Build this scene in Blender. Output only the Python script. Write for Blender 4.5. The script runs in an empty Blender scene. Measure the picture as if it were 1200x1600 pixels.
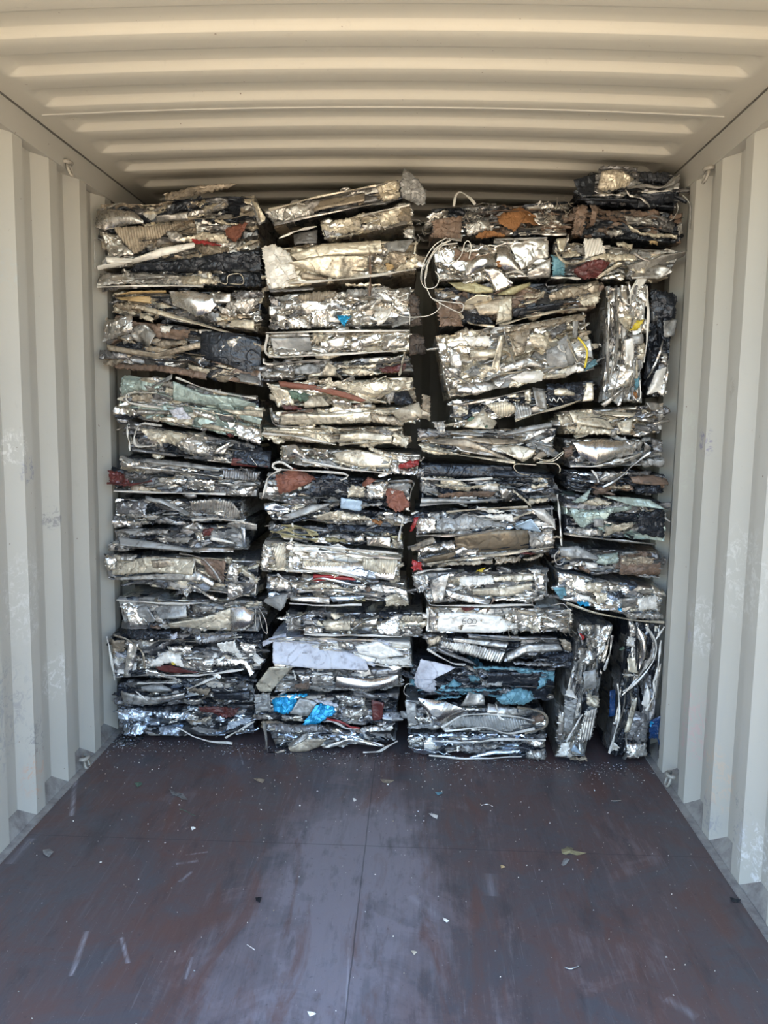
import bpy, math, random
import numpy as np
from mathutils import Vector, noise as mnoise

C = bpy.context.scene.collection
PI = math.pi

# ---------------------------------------------------------------- camera
FOC = 1290.0                      # focal length in pixels of the 1200 x 1600 frame
YAW, PITCH, ROLL = 0.03615, 0.12011, 0.01507
CAM = np.array([0.1419, -3.42, 1.4298])
_fw = np.array([-math.sin(YAW)*math.cos(PITCH), math.cos(YAW)*math.cos(PITCH), -math.sin(PITCH)])
_rt = np.array([math.cos(YAW), math.sin(YAW), 0.0])
_up = np.cross(_rt, _fw)
RT = math.cos(ROLL)*_rt + math.sin(ROLL)*_up
UP = -math.sin(ROLL)*_rt + math.cos(ROLL)*_up
cd = bpy.data.cameras.new('camera')
cd.sensor_fit = 'VERTICAL'; cd.sensor_height = 32.0; cd.lens = FOC/1600*32.0
cd.clip_start = 0.05; cd.clip_end = 400
cam = bpy.data.objects.new('camera', cd); C.objects.link(cam)
from mathutils import Matrix
cam.matrix_world = Matrix(((RT[0], UP[0], -_fw[0], CAM[0]), (RT[1], UP[1], -_fw[1], CAM[1]),
                           (RT[2], UP[2], -_fw[2], CAM[2]), (0, 0, 0, 1)))
bpy.context.scene.camera = cam

# ---------------------------------------------------------------- world, sun, exposure
sc = bpy.context.scene
w = bpy.data.worlds.new('daylight'); sc.world = w; w.use_nodes = True
nt = w.node_tree
sky = nt.nodes.new('ShaderNodeTexSky'); sky.sky_type = 'NISHITA'; sky.sun_disc = False
sky.sun_elevation = math.radians(52); sky.sun_rotation = math.radians(35)
sky.air_density = 1.0; sky.dust_density = 1.0; sky.ozone_density = 1.0
bg = nt.nodes['Background']; nt.links.new(sky.outputs[0], bg.inputs[0]); bg.inputs[1].default_value = 0.49
sd = bpy.data.lights.new('sun', 'SUN'); sd.energy = 5.3; sd.angle = 0.01; sd.color = (1.0, 0.93, 0.80)
sun = bpy.data.objects.new('sun', sd); C.objects.link(sun)
sun.rotation_euler = Vector((-0.50, -0.22, -0.84)).to_track_quat('-Z', 'Y').to_euler()
sc.view_settings.view_transform = 'Standard'; sc.view_settings.look = 'None'
sc.view_settings.gamma = 1.0; sc.view_settings.use_curve_mapping = False
sc.view_settings.exposure = 1.72
sc.cycles.max_bounces = 8; sc.cycles.diffuse_bounces = 5; sc.cycles.glossy_bounces = 4

def ray(px, py):
    return _fw + RT*((px-600)/FOC) + UP*((800-py)/FOC)
def on_y(px, py, Y):
    d = ray(px, py); t = (Y-CAM[1])/d[1]; p = CAM+d*t
    return float(p[0]), float(p[2])
def on_x(px, py, X):
    d = ray(px, py); t = (X-CAM[0])/d[0]; p = CAM+d*t
    return float(p[1]), float(p[2])
def on_floor(px, py, Z=0.0):
    d = ray(px, py); t = (Z-CAM[2])/d[2]; p = CAM+d*t
    return float(p[0]), float(p[1])

# ---------------------------------------------------------------- materials
def nmat(name):
    m = bpy.data.materials.new(name); m.use_nodes = True
    t = m.node_tree; b = t.nodes['Principled BSDF']
    return m, t, b
def nd(t, kind, **kw):
    n = t.nodes.new(kind)
    for k, v in kw.items(): setattr(n, k, v)
    return n
def ramp(t, src, stops):
    r = nd(t, 'ShaderNodeValToRGB'); cr = r.color_ramp
    while len(cr.elements) < len(stops): cr.elements.new(0.5)
    for e, (p, c) in zip(cr.elements, stops):
        e.position = p; e.color = (c, c, c, 1) if isinstance(c, (int, float)) else (*c, 1)
    t.links.new(src, r.inputs[0]); return r.outputs[0]
def noise(t, vec, scale, detail=4, rough=0.6, w=None, dist=0.0):
    n = nd(t, 'ShaderNodeTexNoise', noise_dimensions='4D' if w is not None else '3D')
    n.inputs['Scale'].default_value = scale; n.inputs['Detail'].default_value = detail
    n.inputs['Roughness'].default_value = rough; n.inputs['Distortion'].default_value = dist
    t.links.new(vec, n.inputs['Vector'])
    if w is not None: t.links.new(w, n.inputs['W'])
    return n.outputs['Fac']
def mixc(t, fac, a, b):
    m = nd(t, 'ShaderNodeMix', data_type='RGBA')
    for s, v in ((0, fac), (6, a), (7, b)):
        if isinstance(v, (int, float)): m.inputs[s].default_value = v
        elif isinstance(v, tuple): m.inputs[s].default_value = (*v, 1)
        else: t.links.new(v, m.inputs[s])
    return m.outputs[2]
def math_(t, op, a, b=0.0, clamp=False):
    m = nd(t, 'ShaderNodeMath', operation=op); m.use_clamp = clamp
    for i, v in enumerate((a, b)):
        if isinstance(v, (int, float)): m.inputs[i].default_value = v
        else: t.links.new(v, m.inputs[i])
    return m.outputs[0]

def scrap(name, col, metal=0.0, rough=0.4, dirt=0.35, dirtcol=(0.05, 0.042, 0.035), bump=0.35, spec=0.5, ribs=0, crinkle=0.5):
    """one kind of crushed scrap: base colour, grime in blotches, fine crinkle"""
    m, t, b = nmat(name)
    tc = nd(t, 'ShaderNodeTexCoord'); oi = nd(t, 'ShaderNodeObjectInfo')
    W = math_(t, 'MULTIPLY', oi.outputs['Random'], 37.0); V = tc.outputs['Object']
    n1 = noise(t, V, 9, 6, 0.65, W, 0.6)
    n2 = noise(t, V, 55, 5, 0.7, W)
    mask = ramp(t, math_(t, 'ADD', math_(t, 'MULTIPLY', n1, 0.7), math_(t, 'MULTIPLY', n2, 0.3)),
                [(0.60-dirt*0.35, 0.0), (0.78-dirt*0.35, 1.0)])
    fleck = ramp(t, noise(t, V, 140, 3, 0.8, W), [(0.62, 0.0), (0.72, 1.0)])
    tone = ramp(t, noise(t, V, 4, 3, 0.5, W), [(0.3, 0.72), (0.7, 1.12)])
    cm = nd(t, 'ShaderNodeMix', data_type='RGBA', blend_type='MULTIPLY'); cm.inputs[0].default_value = 1
    cm.inputs[6].default_value = (*col, 1); t.links.new(tone, cm.inputs[7])
    c = mixc(t, math_(t, 'MULTIPLY', mask, min(1, 0.35+dirt)), cm.outputs[2], dirtcol)
    c = mixc(t, math_(t, 'MULTIPLY', fleck, dirt), c, (0.035, 0.03, 0.028))
    cn = noise(t, V, 7, 2, 0.45, W, 1.2)
    crease = ramp(t, math_(t, 'ABSOLUTE', math_(t, 'SUBTRACT', cn, 0.5)), [(0.0, 1.0), (0.035, 0.0)])
    c = mixc(t, math_(t, 'MULTIPLY', math_(t, 'MULTIPLY', crease, ramp(t, n2, [(0.42, 0.0), (0.58, 1.0)])), min(0.85, dirt*1.7)), c, tuple(v*0.55 for v in dirtcol))  # grime-coloured crease lines that also paint in the shading of folds
    t.links.new(c, b.inputs['Base Color'])
    met = math_(t, 'SUBTRACT', metal, math_(t, 'MULTIPLY', mask, 0.55*metal), True)
    t.links.new(met, b.inputs['Metallic'])
    rr = math_(t, 'ADD', math_(t, 'MULTIPLY', mask, 0.3), math_(t, 'ADD', rough-0.08, math_(t, 'MULTIPLY', n2, 0.2)), True)
    t.links.new(rr, b.inputs['Roughness'])
    b.inputs['Specular IOR Level'].default_value = spec
    h = math_(t, 'MULTIPLY', noise(t, V, 28, 5, 0.6, W), 1.0)
    vo = nd(t, 'ShaderNodeTexVoronoi', voronoi_dimensions='4D', feature='F1', distance='CHEBYCHEV')
    vo.inputs['Scale'].default_value = 34; vo.inputs['Randomness'].default_value = 1
    t.links.new(V, vo.inputs['Vector']); t.links.new(W, vo.inputs['W'])
    h = math_(t, 'ADD', h, math_(t, 'MULTIPLY', vo.outputs['Distance'], crinkle))
    h = math_(t, 'SUBTRACT', h, math_(t, 'MULTIPLY', crease, 0.25))
    bp = nd(t, 'ShaderNodeBump'); bp.inputs['Strength'].default_value = bump; bp.inputs['Distance'].default_value = 0.012
    t.links.new(h, bp.inputs['Height']); t.links.new(bp.outputs[0], b.inputs['Normal'])
    return m

M = {
 'al': scrap('bright_aluminium', (0.89, 0.835, 0.755), 1, 0.30, 0.26, bump=0.28, crinkle=0.2),
 'am': scrap('dull_aluminium', (0.61, 0.57, 0.515), 1, 0.36, 0.42, bump=0.28, crinkle=0.2),
 'ad': scrap('dark_aluminium', (0.28, 0.27, 0.265), 0.9, 0.34, 0.45, bump=0.35, crinkle=0.3),
 'ab': scrap('sky_tinted_aluminium', (0.66, 0.73, 0.82), 1, 0.27, 0.30, bump=0.3, crinkle=0.3),  # aluminium with the cool sky light of the lower rows tinted in
 'as': scrap('smooth_aluminium', (0.70, 0.66, 0.61), 1, 0.25, 0.16, bump=0.05, crinkle=0.05),
 'cr': scrap('cream_painted_metal', (0.74, 0.65, 0.50), 0.6, 0.36, 0.42, (0.10, 0.075, 0.05), bump=0.3, crinkle=0.3),
 'be': scrap('tan_dirty_metal', (0.44, 0.36, 0.265), 0.55, 0.40, 0.45, (0.07, 0.055, 0.04), bump=0.35, crinkle=0.3),
 'bd': scrap('shaded_bale_side', (0.085, 0.06, 0.045), 0.3, 0.5, 0.5, (0.02, 0.017, 0.015), bump=0.5),  # dark sheets standing in for shaded bale sides between the stacks
 'wh': scrap('white_painted_metal', (0.78, 0.73, 0.65), 0.15, 0.35, 0.22, (0.20, 0.17, 0.14), bump=0.2),
 'gy': scrap('grey_metal', (0.34, 0.33, 0.31), 0.4, 0.42, 0.35, bump=0.2),
 'dk': scrap('black_metal_gap_shade', (0.030, 0.033, 0.040), 0.5, 0.27, 0.3, (0.02, 0.021, 0.024), bump=0.6),  # black scrap metal; some sheets stand in for shaded gaps and hollows
 'br': scrap('brown_metal', (0.20, 0.13, 0.09), 0.2, 0.5, 0.4),
 'or': scrap('orange_brown_cloth', (0.27, 0.125, 0.05), 0, 0.7, 0.25, (0.12, 0.05, 0.02), spec=0.2),
 'ru': scrap('red_brown_cloth', (0.22, 0.085, 0.055), 0, 0.5, 0.35, (0.10, 0.04, 0.03), spec=0.3),
 'rd': scrap('red_paint', (0.36, 0.025, 0.025), 0, 0.35, 0.3),
 'mr': scrap('maroon_paint', (0.11, 0.025, 0.022), 0.1, 0.35, 0.3),
 'bl': scrap('blue_film', (0.02, 0.30, 0.55), 0.4, 0.22, 0.1, (0.03, 0.10, 0.18)),
 'nb': scrap('deep_blue_film', (0.01, 0.04, 0.12), 0.1, 0.25, 0.15),
 'tl': scrap('teal_paint', (0.12, 0.26, 0.31), 0.2, 0.4, 0.30),
 'mn': scrap('pale_mint_paint', (0.38, 0.44, 0.385), 0.4, 0.33, 0.30, (0.12, 0.12, 0.09)),
 'la': scrap('lilac_white_sheet', (0.53, 0.52, 0.55), 0, 0.42, 0.35, (0.25, 0.23, 0.25)),
 'pb': scrap('pale_blue_sheet', (0.45, 0.56, 0.66), 0.1, 0.35, 0.12),
 'gn': scrap('green_paint', (0.10, 0.16, 0.11), 0.2, 0.4, 0.3),
 'ye': scrap('yellow_plastic', (0.70, 0.52, 0.04), 0, 0.4, 0.2),
 'yb': scrap('yellow_green_metal', (0.36, 0.31, 0.17), 0.3, 0.4, 0.3),
 'ob': scrap('ochre_slat', (0.50, 0.34, 0.16), 0.1, 0.45, 0.25),
 'bp': scrap('brown_plate', (0.17, 0.13, 0.085), 0.6, 0.42, 0.30, bump=0.12),
}
COLOURED = {'wh': 'white', 'or': 'orange brown', 'ru': 'red brown', 'rd': 'red', 'mr': 'maroon', 'bl': 'bright blue',
            'nb': 'deep blue', 'tl': 'teal', 'mn': 'pale mint', 'la': 'lilac white', 'pb': 'pale blue', 'gn': 'green',
            'ye': 'yellow', 'yb': 'yellow green', 'ob': 'ochre', 'bp': 'brown', 'cr': 'cream', 'dk': 'black'}

def wall_material(name, warm=(0.445, 0.420, 0.365), scuffs=()):
    m, t, b = nmat(name)
    tc = nd(t, 'ShaderNodeTexCoord'); V = tc.outputs['Object']
    n1 = noise(t, V, 1.7, 5, 0.6); n2 = noise(t, V, 26, 5, 0.7); n3 = noise(t, V, 60, 2, 0.5)
    c = mixc(t, ramp(t, n1, [(0.35, 0.0), (0.75, 0.35)]), warm, tuple(v*0.86 for v in warm))
    c = mixc(t, ramp(t, n2, [(0.62, 0.0), (0.74, 0.30)]), c, (0.34, 0.31, 0.27))
    c = mixc(t, ramp(t, n3, [(0.755, 0.0), (0.785, 0.85)]), c, (0.10, 0.05, 0.03))
    sep = nd(t, 'ShaderNodeSeparateXYZ'); t.links.new(V, sep.inputs[0])
    mp = nd(t, 'ShaderNodeMapping'); mp.inputs['Scale'].default_value = (1, 6, 0.7); t.links.new(V, mp.inputs[0])
    st = noise(t, mp.outputs[0], 5, 4, 0.6)
    low = ramp(t, sep.outputs[2], [(0.0, 1.0), (1.1, 0.0)])
    c = mixc(t, math_(t, 'MULTIPLY', ramp(t, st, [(0.55, 0.0), (0.75, 0.5)]), low), c, (0.38, 0.37, 0.36))
    for (cy, cz, r, colr, k) in scuffs:
        d = nd(t, 'ShaderNodeVectorMath', operation='DISTANCE')
        cx = nd(t, 'ShaderNodeCombineXYZ'); t.links.new(sep.outputs[1], cx.inputs[1]); t.links.new(sep.outputs[2], cx.inputs[2])
        t.links.new(cx.outputs[0], d.inputs[0]); d.inputs[1].default_value = (0, cy, cz)
        f = math_(t, 'SUBTRACT', 1.0, math_(t, 'DIVIDE', d.outputs['Value'], r), True)
        f = math_(t, 'MULTIPLY', ramp(t, f, [(0.0, 0.0), (0.35, 0.6*k)]), ramp(t, noise(t, V, 30, 5, 0.75, dist=1.0), [(0.50, 0.0), (0.60, 0.85)]), True)
        c = mixc(t, f, c, colr)
    t.links.new(c, b.inputs['Base Color']); b.inputs['Roughness'].default_value = 0.5
    b.inputs['Specular IOR Level'].default_value = 0.35
    bp = nd(t, 'ShaderNodeBump'); bp.inputs['Strength'].default_value = 0.15; bp.inputs['Distance'].default_value = 0.004
    t.links.new(noise(t, V, 14, 4, 0.6), bp.inputs['Height']); t.links.new(bp.outputs[0], b.inputs['Normal'])
    return m

# ---------------------------------------------------------------- mesh helpers
def mesh_obj(name, V, F, mats, parent=None, mi=None, smooth=False, loc=None):
    me = bpy.data.meshes.new(name)
    V = np.asarray(V, dtype=float)
    me.from_pydata(V.tolist(), [], [list(map(int, f)) for f in F]); me.update()
    for m in (mats if isinstance(mats, (list, tuple)) else [mats]): me.materials.append(m)
    if mi is not None: me.polygons.foreach_set('material_index', np.asarray(mi, dtype=np.int32))
    if smooth: me.polygons.foreach_set('use_smooth', np.ones(len(me.polygons), dtype=bool))
    o = bpy.data.objects.new(name, me); C.objects.link(o)
    if parent is not None: o.parent = parent
    if loc is not None: o.location = loc
    return o
def structure(name, V, F, mats, **kw):
    o = mesh_obj(name, V, F, mats, **kw); o['kind'] = 'structure'; return o
def box_vf(x0, x1, y0, y1, z0, z1, V, F):
    b = len(V)
    V += [(x0,y0,z0),(x1,y0,z0),(x1,y1,z0),(x0,y1,z0),(x0,y0,z1),(x1,y0,z1),(x1,y1,z1),(x0,y1,z1)]
    F += [(b,b+3,b+2,b+1),(b+4,b+5,b+6,b+7),(b,b+1,b+5,b+4),(b+1,b+2,b+6,b+5),(b+2,b+3,b+7,b+6),(b+3,b,b+4,b+7)]
def grid_faces(nu, nv, base=0, flip=False):
    i, j = np.meshgrid(np.arange(nu-1), np.arange(nv-1), indexing='ij')
    a = base + i*nv + j
    f = np.stack([a, a+nv, a+nv+1, a+1], -1).reshape(-1, 4)
    return f[:, ::-1] if flip else f
def tube_vf(pts, r, n=6, closed=False):
    pts = [Vector(p) for p in pts]; V = []; F = []
    prev = None
    for i, p in enumerate(pts):
        d = (pts[min(i+1, len(pts)-1)] - pts[max(i-1, 0)])
        d = d.normalized() if d.length > 1e-9 else Vector((1, 0, 0))
        a = d.cross(Vector((0, 1, 0)))
        if a.length < 0.2: a = d.cross(Vector((0, 0, 1)))
        a.normalize()
        if prev is not None and a.dot(prev) < 0: a = -a
        prev = a; c = d.cross(a)
        for k in range(n):
            q = p + (a*math.cos(2*PI*k/n) + c*math.sin(2*PI*k/n))*r
            V.append(tuple(q))
    m = len(pts)
    for i in range(m-1):
        for k in range(n): F.append((i*n+k, i*n+(k+1) % n, (i+1)*n+(k+1) % n, (i+1)*n+k))
    F.append(tuple(range(n-1, -1, -1))); F.append(tuple((m-1)*n+k for k in range(n)))
    return V, F
def smooth_line(P, step=0.008):
    """Catmull-Rom through the points"""
    P = [np.array(p, float) for p in P]
    if len(P) < 3:
        n = max(2, int(np.linalg.norm(P[-1]-P[0])/step)); return [P[0]+(P[-1]-P[0])*k/n for k in range(n+1)]
    Q = [2*P[0]-P[1]] + P + [2*P[-1]-P[-2]]; out = []
    for i in range(1, len(Q)-2):
        n = max(2, int(np.linalg.norm(Q[i+1]-Q[i])/step))
        for k in range(n):
            s = k/n; a, b, c, d = Q[i-1], Q[i], Q[i+1], Q[i+2]
            out.append(0.5*((2*b)+(-a+c)*s+(2*a-5*b+4*c-d)*s*s+(-a+3*b-3*c+d)*s**3))
    out.append(P[-1]); return out

# ================================================================ THE CONTAINER
W0 = 1.165; W1 = 1.201          # inner and outer planes of the side corrugation
Y0, Y1 = -2.25, 2.6             # doorway end, closed end
ZT = 2.30                       # top of the corrugated panel
ZC = 2.39
PER = 0.2655
wl_scuffs = []
for (px, py, r, colr, k) in [(165/1+0, 1200, 0.12, (0.30,0.28,0.30), 0.8), (62, 1205, 0.10, (0.55,0.30,0.18), 0.9), (10, 1120, 0.22, (0.22,0.22,0.24), 0.9),
                             (95, 1060, 0.10, (0.75,0.73,0.70), 0.8), (45, 735, 0.06, (0.16,0.17,0.24), 1.2), (62, 1150, 0.08, (0.12,0.12,0.14), 1.0),
                             (88, 810, 0.05, (0.1,0.1,0.12), 1.0), (30, 700, 0.07, (0.8,0.78,0.72), 0.9), (20, 420, 0.07, (0.40,0.46,0.46), 0.7), (50, 930, .18, (0.66,0.64,0.60), .7)]:
    y, z = on_x(px, py, -W0); wl_scuffs.append((y, z, r, colr, k))
wr_scuffs = []
for (px, py, r, colr, k) in [(1075, 1130, 0.17, (0.58,0.33,0.32), 0.85), (1110, 1210, 0.14, (0.62,0.42,0.26), 0.8), (1100, 690, 0.06, (0.12,0.10,0.24), 1.3),
                             (1075, 985, 0.05, (0.15,0.15,0.35), 1.0), (1140, 610, 0.05, (0.25,0.2,0.15), 1.0), (1105, 1270, 0.08, (0.22,0.22,0.26), 1.1),
                             (1150, 1280, 0.10, (0.12,0.12,0.14), 1.0), (1170, 1340, 0.12, (0.80,0.80,0.80), 0.9), (1090, 980, .12, (0.72,0.70,0.66), .8),
                             (1070, 700, .22, (0.50,0.54,0.44), .5), (1160, 900, .2, (0.72,0.71,0.66), .6)]:
    y, z = on_x(px, py, W0); wr_scuffs.append((y, z, r, colr, k))
MWL = wall_material('left_wall_paint', scuffs=wl_scuffs)
MWR = wall_material('right_wall_paint', scuffs=wr_scuffs)
MW = wall_material('beige_container_paint')

def wall(side, name, ph, mat):
    prof = []
    k0 = int(math.floor((Y0-ph)/PER))-1
    y = ph + k0*PER
    while y < Y1+PER:
        # slope facing the doorway, inner flat, slope facing inwards, outer flat
        prof += [(y-0.068, W1), (y, W0), (y+0.066, W0), (y+0.132, W1)]
        y += PER
    prof = [(p, x) for p, x in prof if Y0 <= p <= Y1]
    prof = [(Y0, prof[0][1])] + prof + [(Y1, prof[-1][1])]
    V = []; F = []; zs = [-0.03, 0.6, 1.2, 1.8, ZT+0.02]
    for t in (0, 0.002):
        for (yy, xx) in prof:
            for z in zs: V.append((side*(xx+t), yy, z))
    n = len(zs); m = len(prof)
    for layer in (0, 1):
        for i in range(m-1):
            for j in range(n-1):
                a = layer*m*n+i*n+j; f = (a, a+n, a+n+1, a+1)
                F.append(f if (side < 0) == (layer == 0) else f[::-1])
    structure(name, V, F, mat)
    return [p for p in prof]
PHL = on_x(75.5, 240, -W0)[0]; PHR = on_x(1130, 240, W0)[0]
pl = wall(-1, 'wall_left', PHL, MWL); pr = wall(1, 'wall_right', PHR, MWR)
# top side rails
for side, nm in ((-1, 'trim_1'), (1, 'trim_2')):
    V = []; F = []
    xs = sorted((side*(W0-0.006), side*(W1+0.03)))
    box_vf(xs[0], xs[1], Y0, Y1, ZT, ZC+0.012, V, F)
    structure(nm, V, F, MW)
# dark strip standing in for the shaded gap between rail and roof sheet
MSL = scrap('gap_shade', (0.13, 0.12, 0.10), 0, 0.6, 0.3)
for side, nm in ((-1, 'trim_8'), (1, 'trim_9')):
    V = []; F = []
    xa, xb = sorted((side*(W0-0.0065), side*(W0-0.0090)))
    box_vf(xa, xb, Y0, Y1, ZC-0.001, ZC+0.006, V, F)
    structure(nm, V, F, MSL)
# rear wall of the container, corrugated
V = []; F = []; x = -1.2; k = 0
while x < 1.2:
    for (xx, d) in ((x, 0.03), (x+0.06, 0.0), (x+0.13, 0.0), (x+0.19, 0.03)):
        V += [(min(xx, 1.2), Y1-d, -0.03), (min(xx, 1.2), Y1-d, ZC+0.05)]
    x += 0.25
F = [(2*i, 2*i+2, 2*i+3, 2*i+1) for i in range(len(V)//2-1)]
structure('wall_rear', V, F, MW)

# roof: pressed ribs across the container, slightly cambered
RP = 0.2405; RY = on_y  # rib pitch
rib0 = -1.135
ys = []
y = rib0 - 5*RP
while y < Y1:
    ys += [(y-0.0, 1.0), (y+0.003, .93), (y+0.008, 0.5), (y+0.013, .07), (y+0.016, 0.0), (y+0.060, 0.0), (y+0.105, 0.0), (y+0.115, 0.06), (y+0.135, 0.5), (y+0.155, 0.94), (y+0.165, 1.0), (y+0.20, 1.0)]
    y += RP
ys = [q for q in ys if Y0 <= q[0] <= Y1]; ys = [(Y0, ys[0][1])] + ys + [(Y1, ys[-1][1])]
xs = [-1.175, -1.15, -1.12, -1.10] + [-1.09+0.008*k for k in range(11)] + [-1.0+0.1*k for k in range(1, 20)] + [1.01+0.008*k for k in range(11)] + [1.10, 1.12, 1.15, 1.175]
xs = sorted(set(round(v, 4) for v in xs))
def sst(a, b, v):
    v = min(1, max(0, (v-a)/(b-a))); return v*v*(3-2*v)
V = []
for (yy, h) in ys:
    for x in xs:
        e = 1-sst(1.035, 1.085, abs(x))
        V.append((x, yy, ZC + 0.004 + 0.030*(1-(x/1.175)**2) + 0.026*(h-0.0)*e - 0.0*e))
nx = len(xs)
F = grid_faces(len(ys), nx)
m, t, b = nmat('roof_paint')
roof = wall_material('roof_paint_worn', (0.52, 0.485, 0.405))
o = structure('ceiling', V, F, roof, smooth=True)
# weld seam across the roof
sv = on_floor
V = []; F = []
d = ray(560, 168); tt = (ZC+0.03-CAM[2])/d[2]; ysm = float((CAM+d*tt)[1])
box_vf(-1.1, 1.1, ysm, ysm+0.006, ZC+0.026, ZC+0.036, V, F)
vv = []
for (x, y, z) in V: vv.append((x, y, z))
V = []; F = []
nseg = 24
for i in range(nseg+1):
    x = -1.12+2.24*i/nseg; zc = ZC+0.004+0.030*(1-(x/1.175)**2)
    V += [(x, ysm, zc+0.004), (x, ysm+0.002, zc-0.004), (x, ysm+0.008, zc-0.004), (x, ysm+0.010, zc+0.004)]
for i in range(nseg):
    for k in range(3): F.append((4*i+k, 4*i+4+k, 4*i+5+k, 4*i+1+k))
structure('trim_3', V, F, MW)

# floor
SCRAPES = [(*on_floor(*a), *on_floor(*b_), ww, kk) for a, b_, ww, kk in (((124, 1160), (112, 1275), 0.012, 1.0), ((125, 1180), (60, 1250), 0.008, 0.8), ((50, 1310), (15, 1350), 0.02, 0.6),
    ((135, 1455), (112, 1525), 0.010, 0.9), ((190, 1465), (200, 1505), 0.008, 0.9), ((300, 1495), (290, 1530), 0.006, 0.9), ((765, 1365), (768, 1400), 0.03, 0.4), ((310, 1345), (275, 1350), 0.010, 0.7),
    ((325, 1331), (290, 1336), 0.006, 0.8), ((300, 1362), (280, 1378), 0.008, 0.6), ((545, 1480), (540, 1598), 0.005, 0.9), ((640, 1400), (690, 1435), 0.02, 0.4), ((370, 1160), (380, 1195), 0.005, 0.7), ((1040, 1560), (1090, 1590), .02, .4))]
m, t, b = nmat('worn_plywood_floor'); MF = m
tc = nd(t, 'ShaderNodeTexCoord'); V_ = tc.outputs['Object']
sep = nd(t, 'ShaderNodeSeparateXYZ'); t.links.new(V_, sep.inputs[0])
mp = nd(t, 'ShaderNodeMapping'); mp.inputs['Scale'].default_value = (3.2, 0.8, 1); t.links.new(V_, mp.inputs[0])
mp2 = nd(t, 'ShaderNodeMapping'); mp2.inputs['Scale'].default_value = (26, 2.0, 1); mp2.inputs['Rotation'].default_value = (0, 0, 0.12); t.links.new(V_, mp2.inputs[0])
big = noise(t, mp.outputs[0], 1.1, 5, 0.62, dist=0.8)
mid = noise(t, V_, 4.5, 8, 0.72, dist=0.9)
fine = noise(t, mp2.outputs[0], 2.0, 5, 0.7)
spk = noise(t, V_, 120, 3, 0.6)
c = mixc(t, ramp(t, mid, [(0.38, 0.0), (0.62, 1.0)]), (0.084, 0.078, 0.084), (0.115, 0.070, 0.062))
# pale worn lane down the middle of the floor
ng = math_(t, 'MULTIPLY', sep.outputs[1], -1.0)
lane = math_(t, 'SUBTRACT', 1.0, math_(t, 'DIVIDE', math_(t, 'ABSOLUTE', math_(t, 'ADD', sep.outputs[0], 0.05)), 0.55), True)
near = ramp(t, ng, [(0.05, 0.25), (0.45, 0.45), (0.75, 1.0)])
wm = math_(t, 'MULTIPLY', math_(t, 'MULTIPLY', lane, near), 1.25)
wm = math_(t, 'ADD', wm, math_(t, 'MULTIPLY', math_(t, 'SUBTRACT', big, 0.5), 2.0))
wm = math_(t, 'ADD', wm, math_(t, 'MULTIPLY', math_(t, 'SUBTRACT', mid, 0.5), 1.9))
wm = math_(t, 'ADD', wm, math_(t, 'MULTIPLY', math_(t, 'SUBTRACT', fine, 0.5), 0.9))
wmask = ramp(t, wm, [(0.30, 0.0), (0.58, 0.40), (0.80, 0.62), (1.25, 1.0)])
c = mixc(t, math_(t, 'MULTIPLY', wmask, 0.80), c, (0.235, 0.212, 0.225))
c = mixc(t, ramp(t, fine, [(0.54, 0.0), (0.74, 0.40)]), c, (0.16, 0.145, 0.15))
c = mixc(t, ramp(t, noise(t, mp.outputs[0], 4.0, 6, 0.7), [(0.54, 0.0), (0.68, 0.65)]), c, (0.045, 0.040, 0.042))
c = mixc(t, ramp(t, noise(t, mp.outputs[0], 2.3, 5, 0.65, dist=1.0), [(0.54, 0.0), (0.66, 0.6)]), c, (0.125, 0.060, 0.045))
mp3 = nd(t, 'ShaderNodeMapping'); mp3.inputs['Scale'].default_value = (60, 1.6, 1); mp3.inputs['Rotation'].default_value = (0, 0, -0.35); t.links.new(V_, mp3.inputs[0])
c = mixc(t, ramp(t, noise(t, mp3.outputs[0], 2.0, 3, 0.6), [(0.66, 0.0), (0.76, 0.5)]), c, (0.27, 0.25, 0.26))
c = mixc(t, ramp(t, spk, [(0.66, 0.0), (0.74, 0.5)]), c, (0.27, 0.25, 0.26))
c = mixc(t, ramp(t, noise(t, V_, 45, 4, 0.7), [(0.62, 0.0), (0.72, 0.5)]), c, (0.03, 0.028, 0.03))
# pale scrapes left by dragged bales
for (ax_, ay_, bx_, by_, ws, kk) in SCRAPES:
    L_ = math.hypot(bx_-ax_, by_-ay_); dx_, dy_ = (bx_-ax_)/L_, (by_-ay_)/L_
    tt_ = math_(t, 'ADD', math_(t, 'MULTIPLY', sep.outputs[0], dx_), math_(t, 'MULTIPLY', sep.outputs[1], dy_))
    nn_ = math_(t, 'ADD', math_(t, 'MULTIPLY', sep.outputs[0], -dy_), math_(t, 'MULTIPLY', sep.outputs[1], dx_))
    t0_ = ax_*dx_+ay_*dy_; n0_ = -ax_*dy_+ay_*dx_
    f_ = math_(t, 'SUBTRACT', 1.0, math_(t, 'DIVIDE', math_(t, 'ABSOLUTE', math_(t, 'SUBTRACT', nn_, n0_)), ws), True)
    g_ = math_(t, 'MULTIPLY', math_(t, 'GREATER_THAN', tt_, t0_), math_(t, 'LESS_THAN', tt_, t0_+L_))
    f_ = math_(t, 'MULTIPLY', math_(t, 'MULTIPLY', f_, g_), ramp(t, fine, [(0.40, 0.1), (0.60, kk)]))
    c = mixc(t, f_, c, (0.34, 0.32, 0.33))
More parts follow.
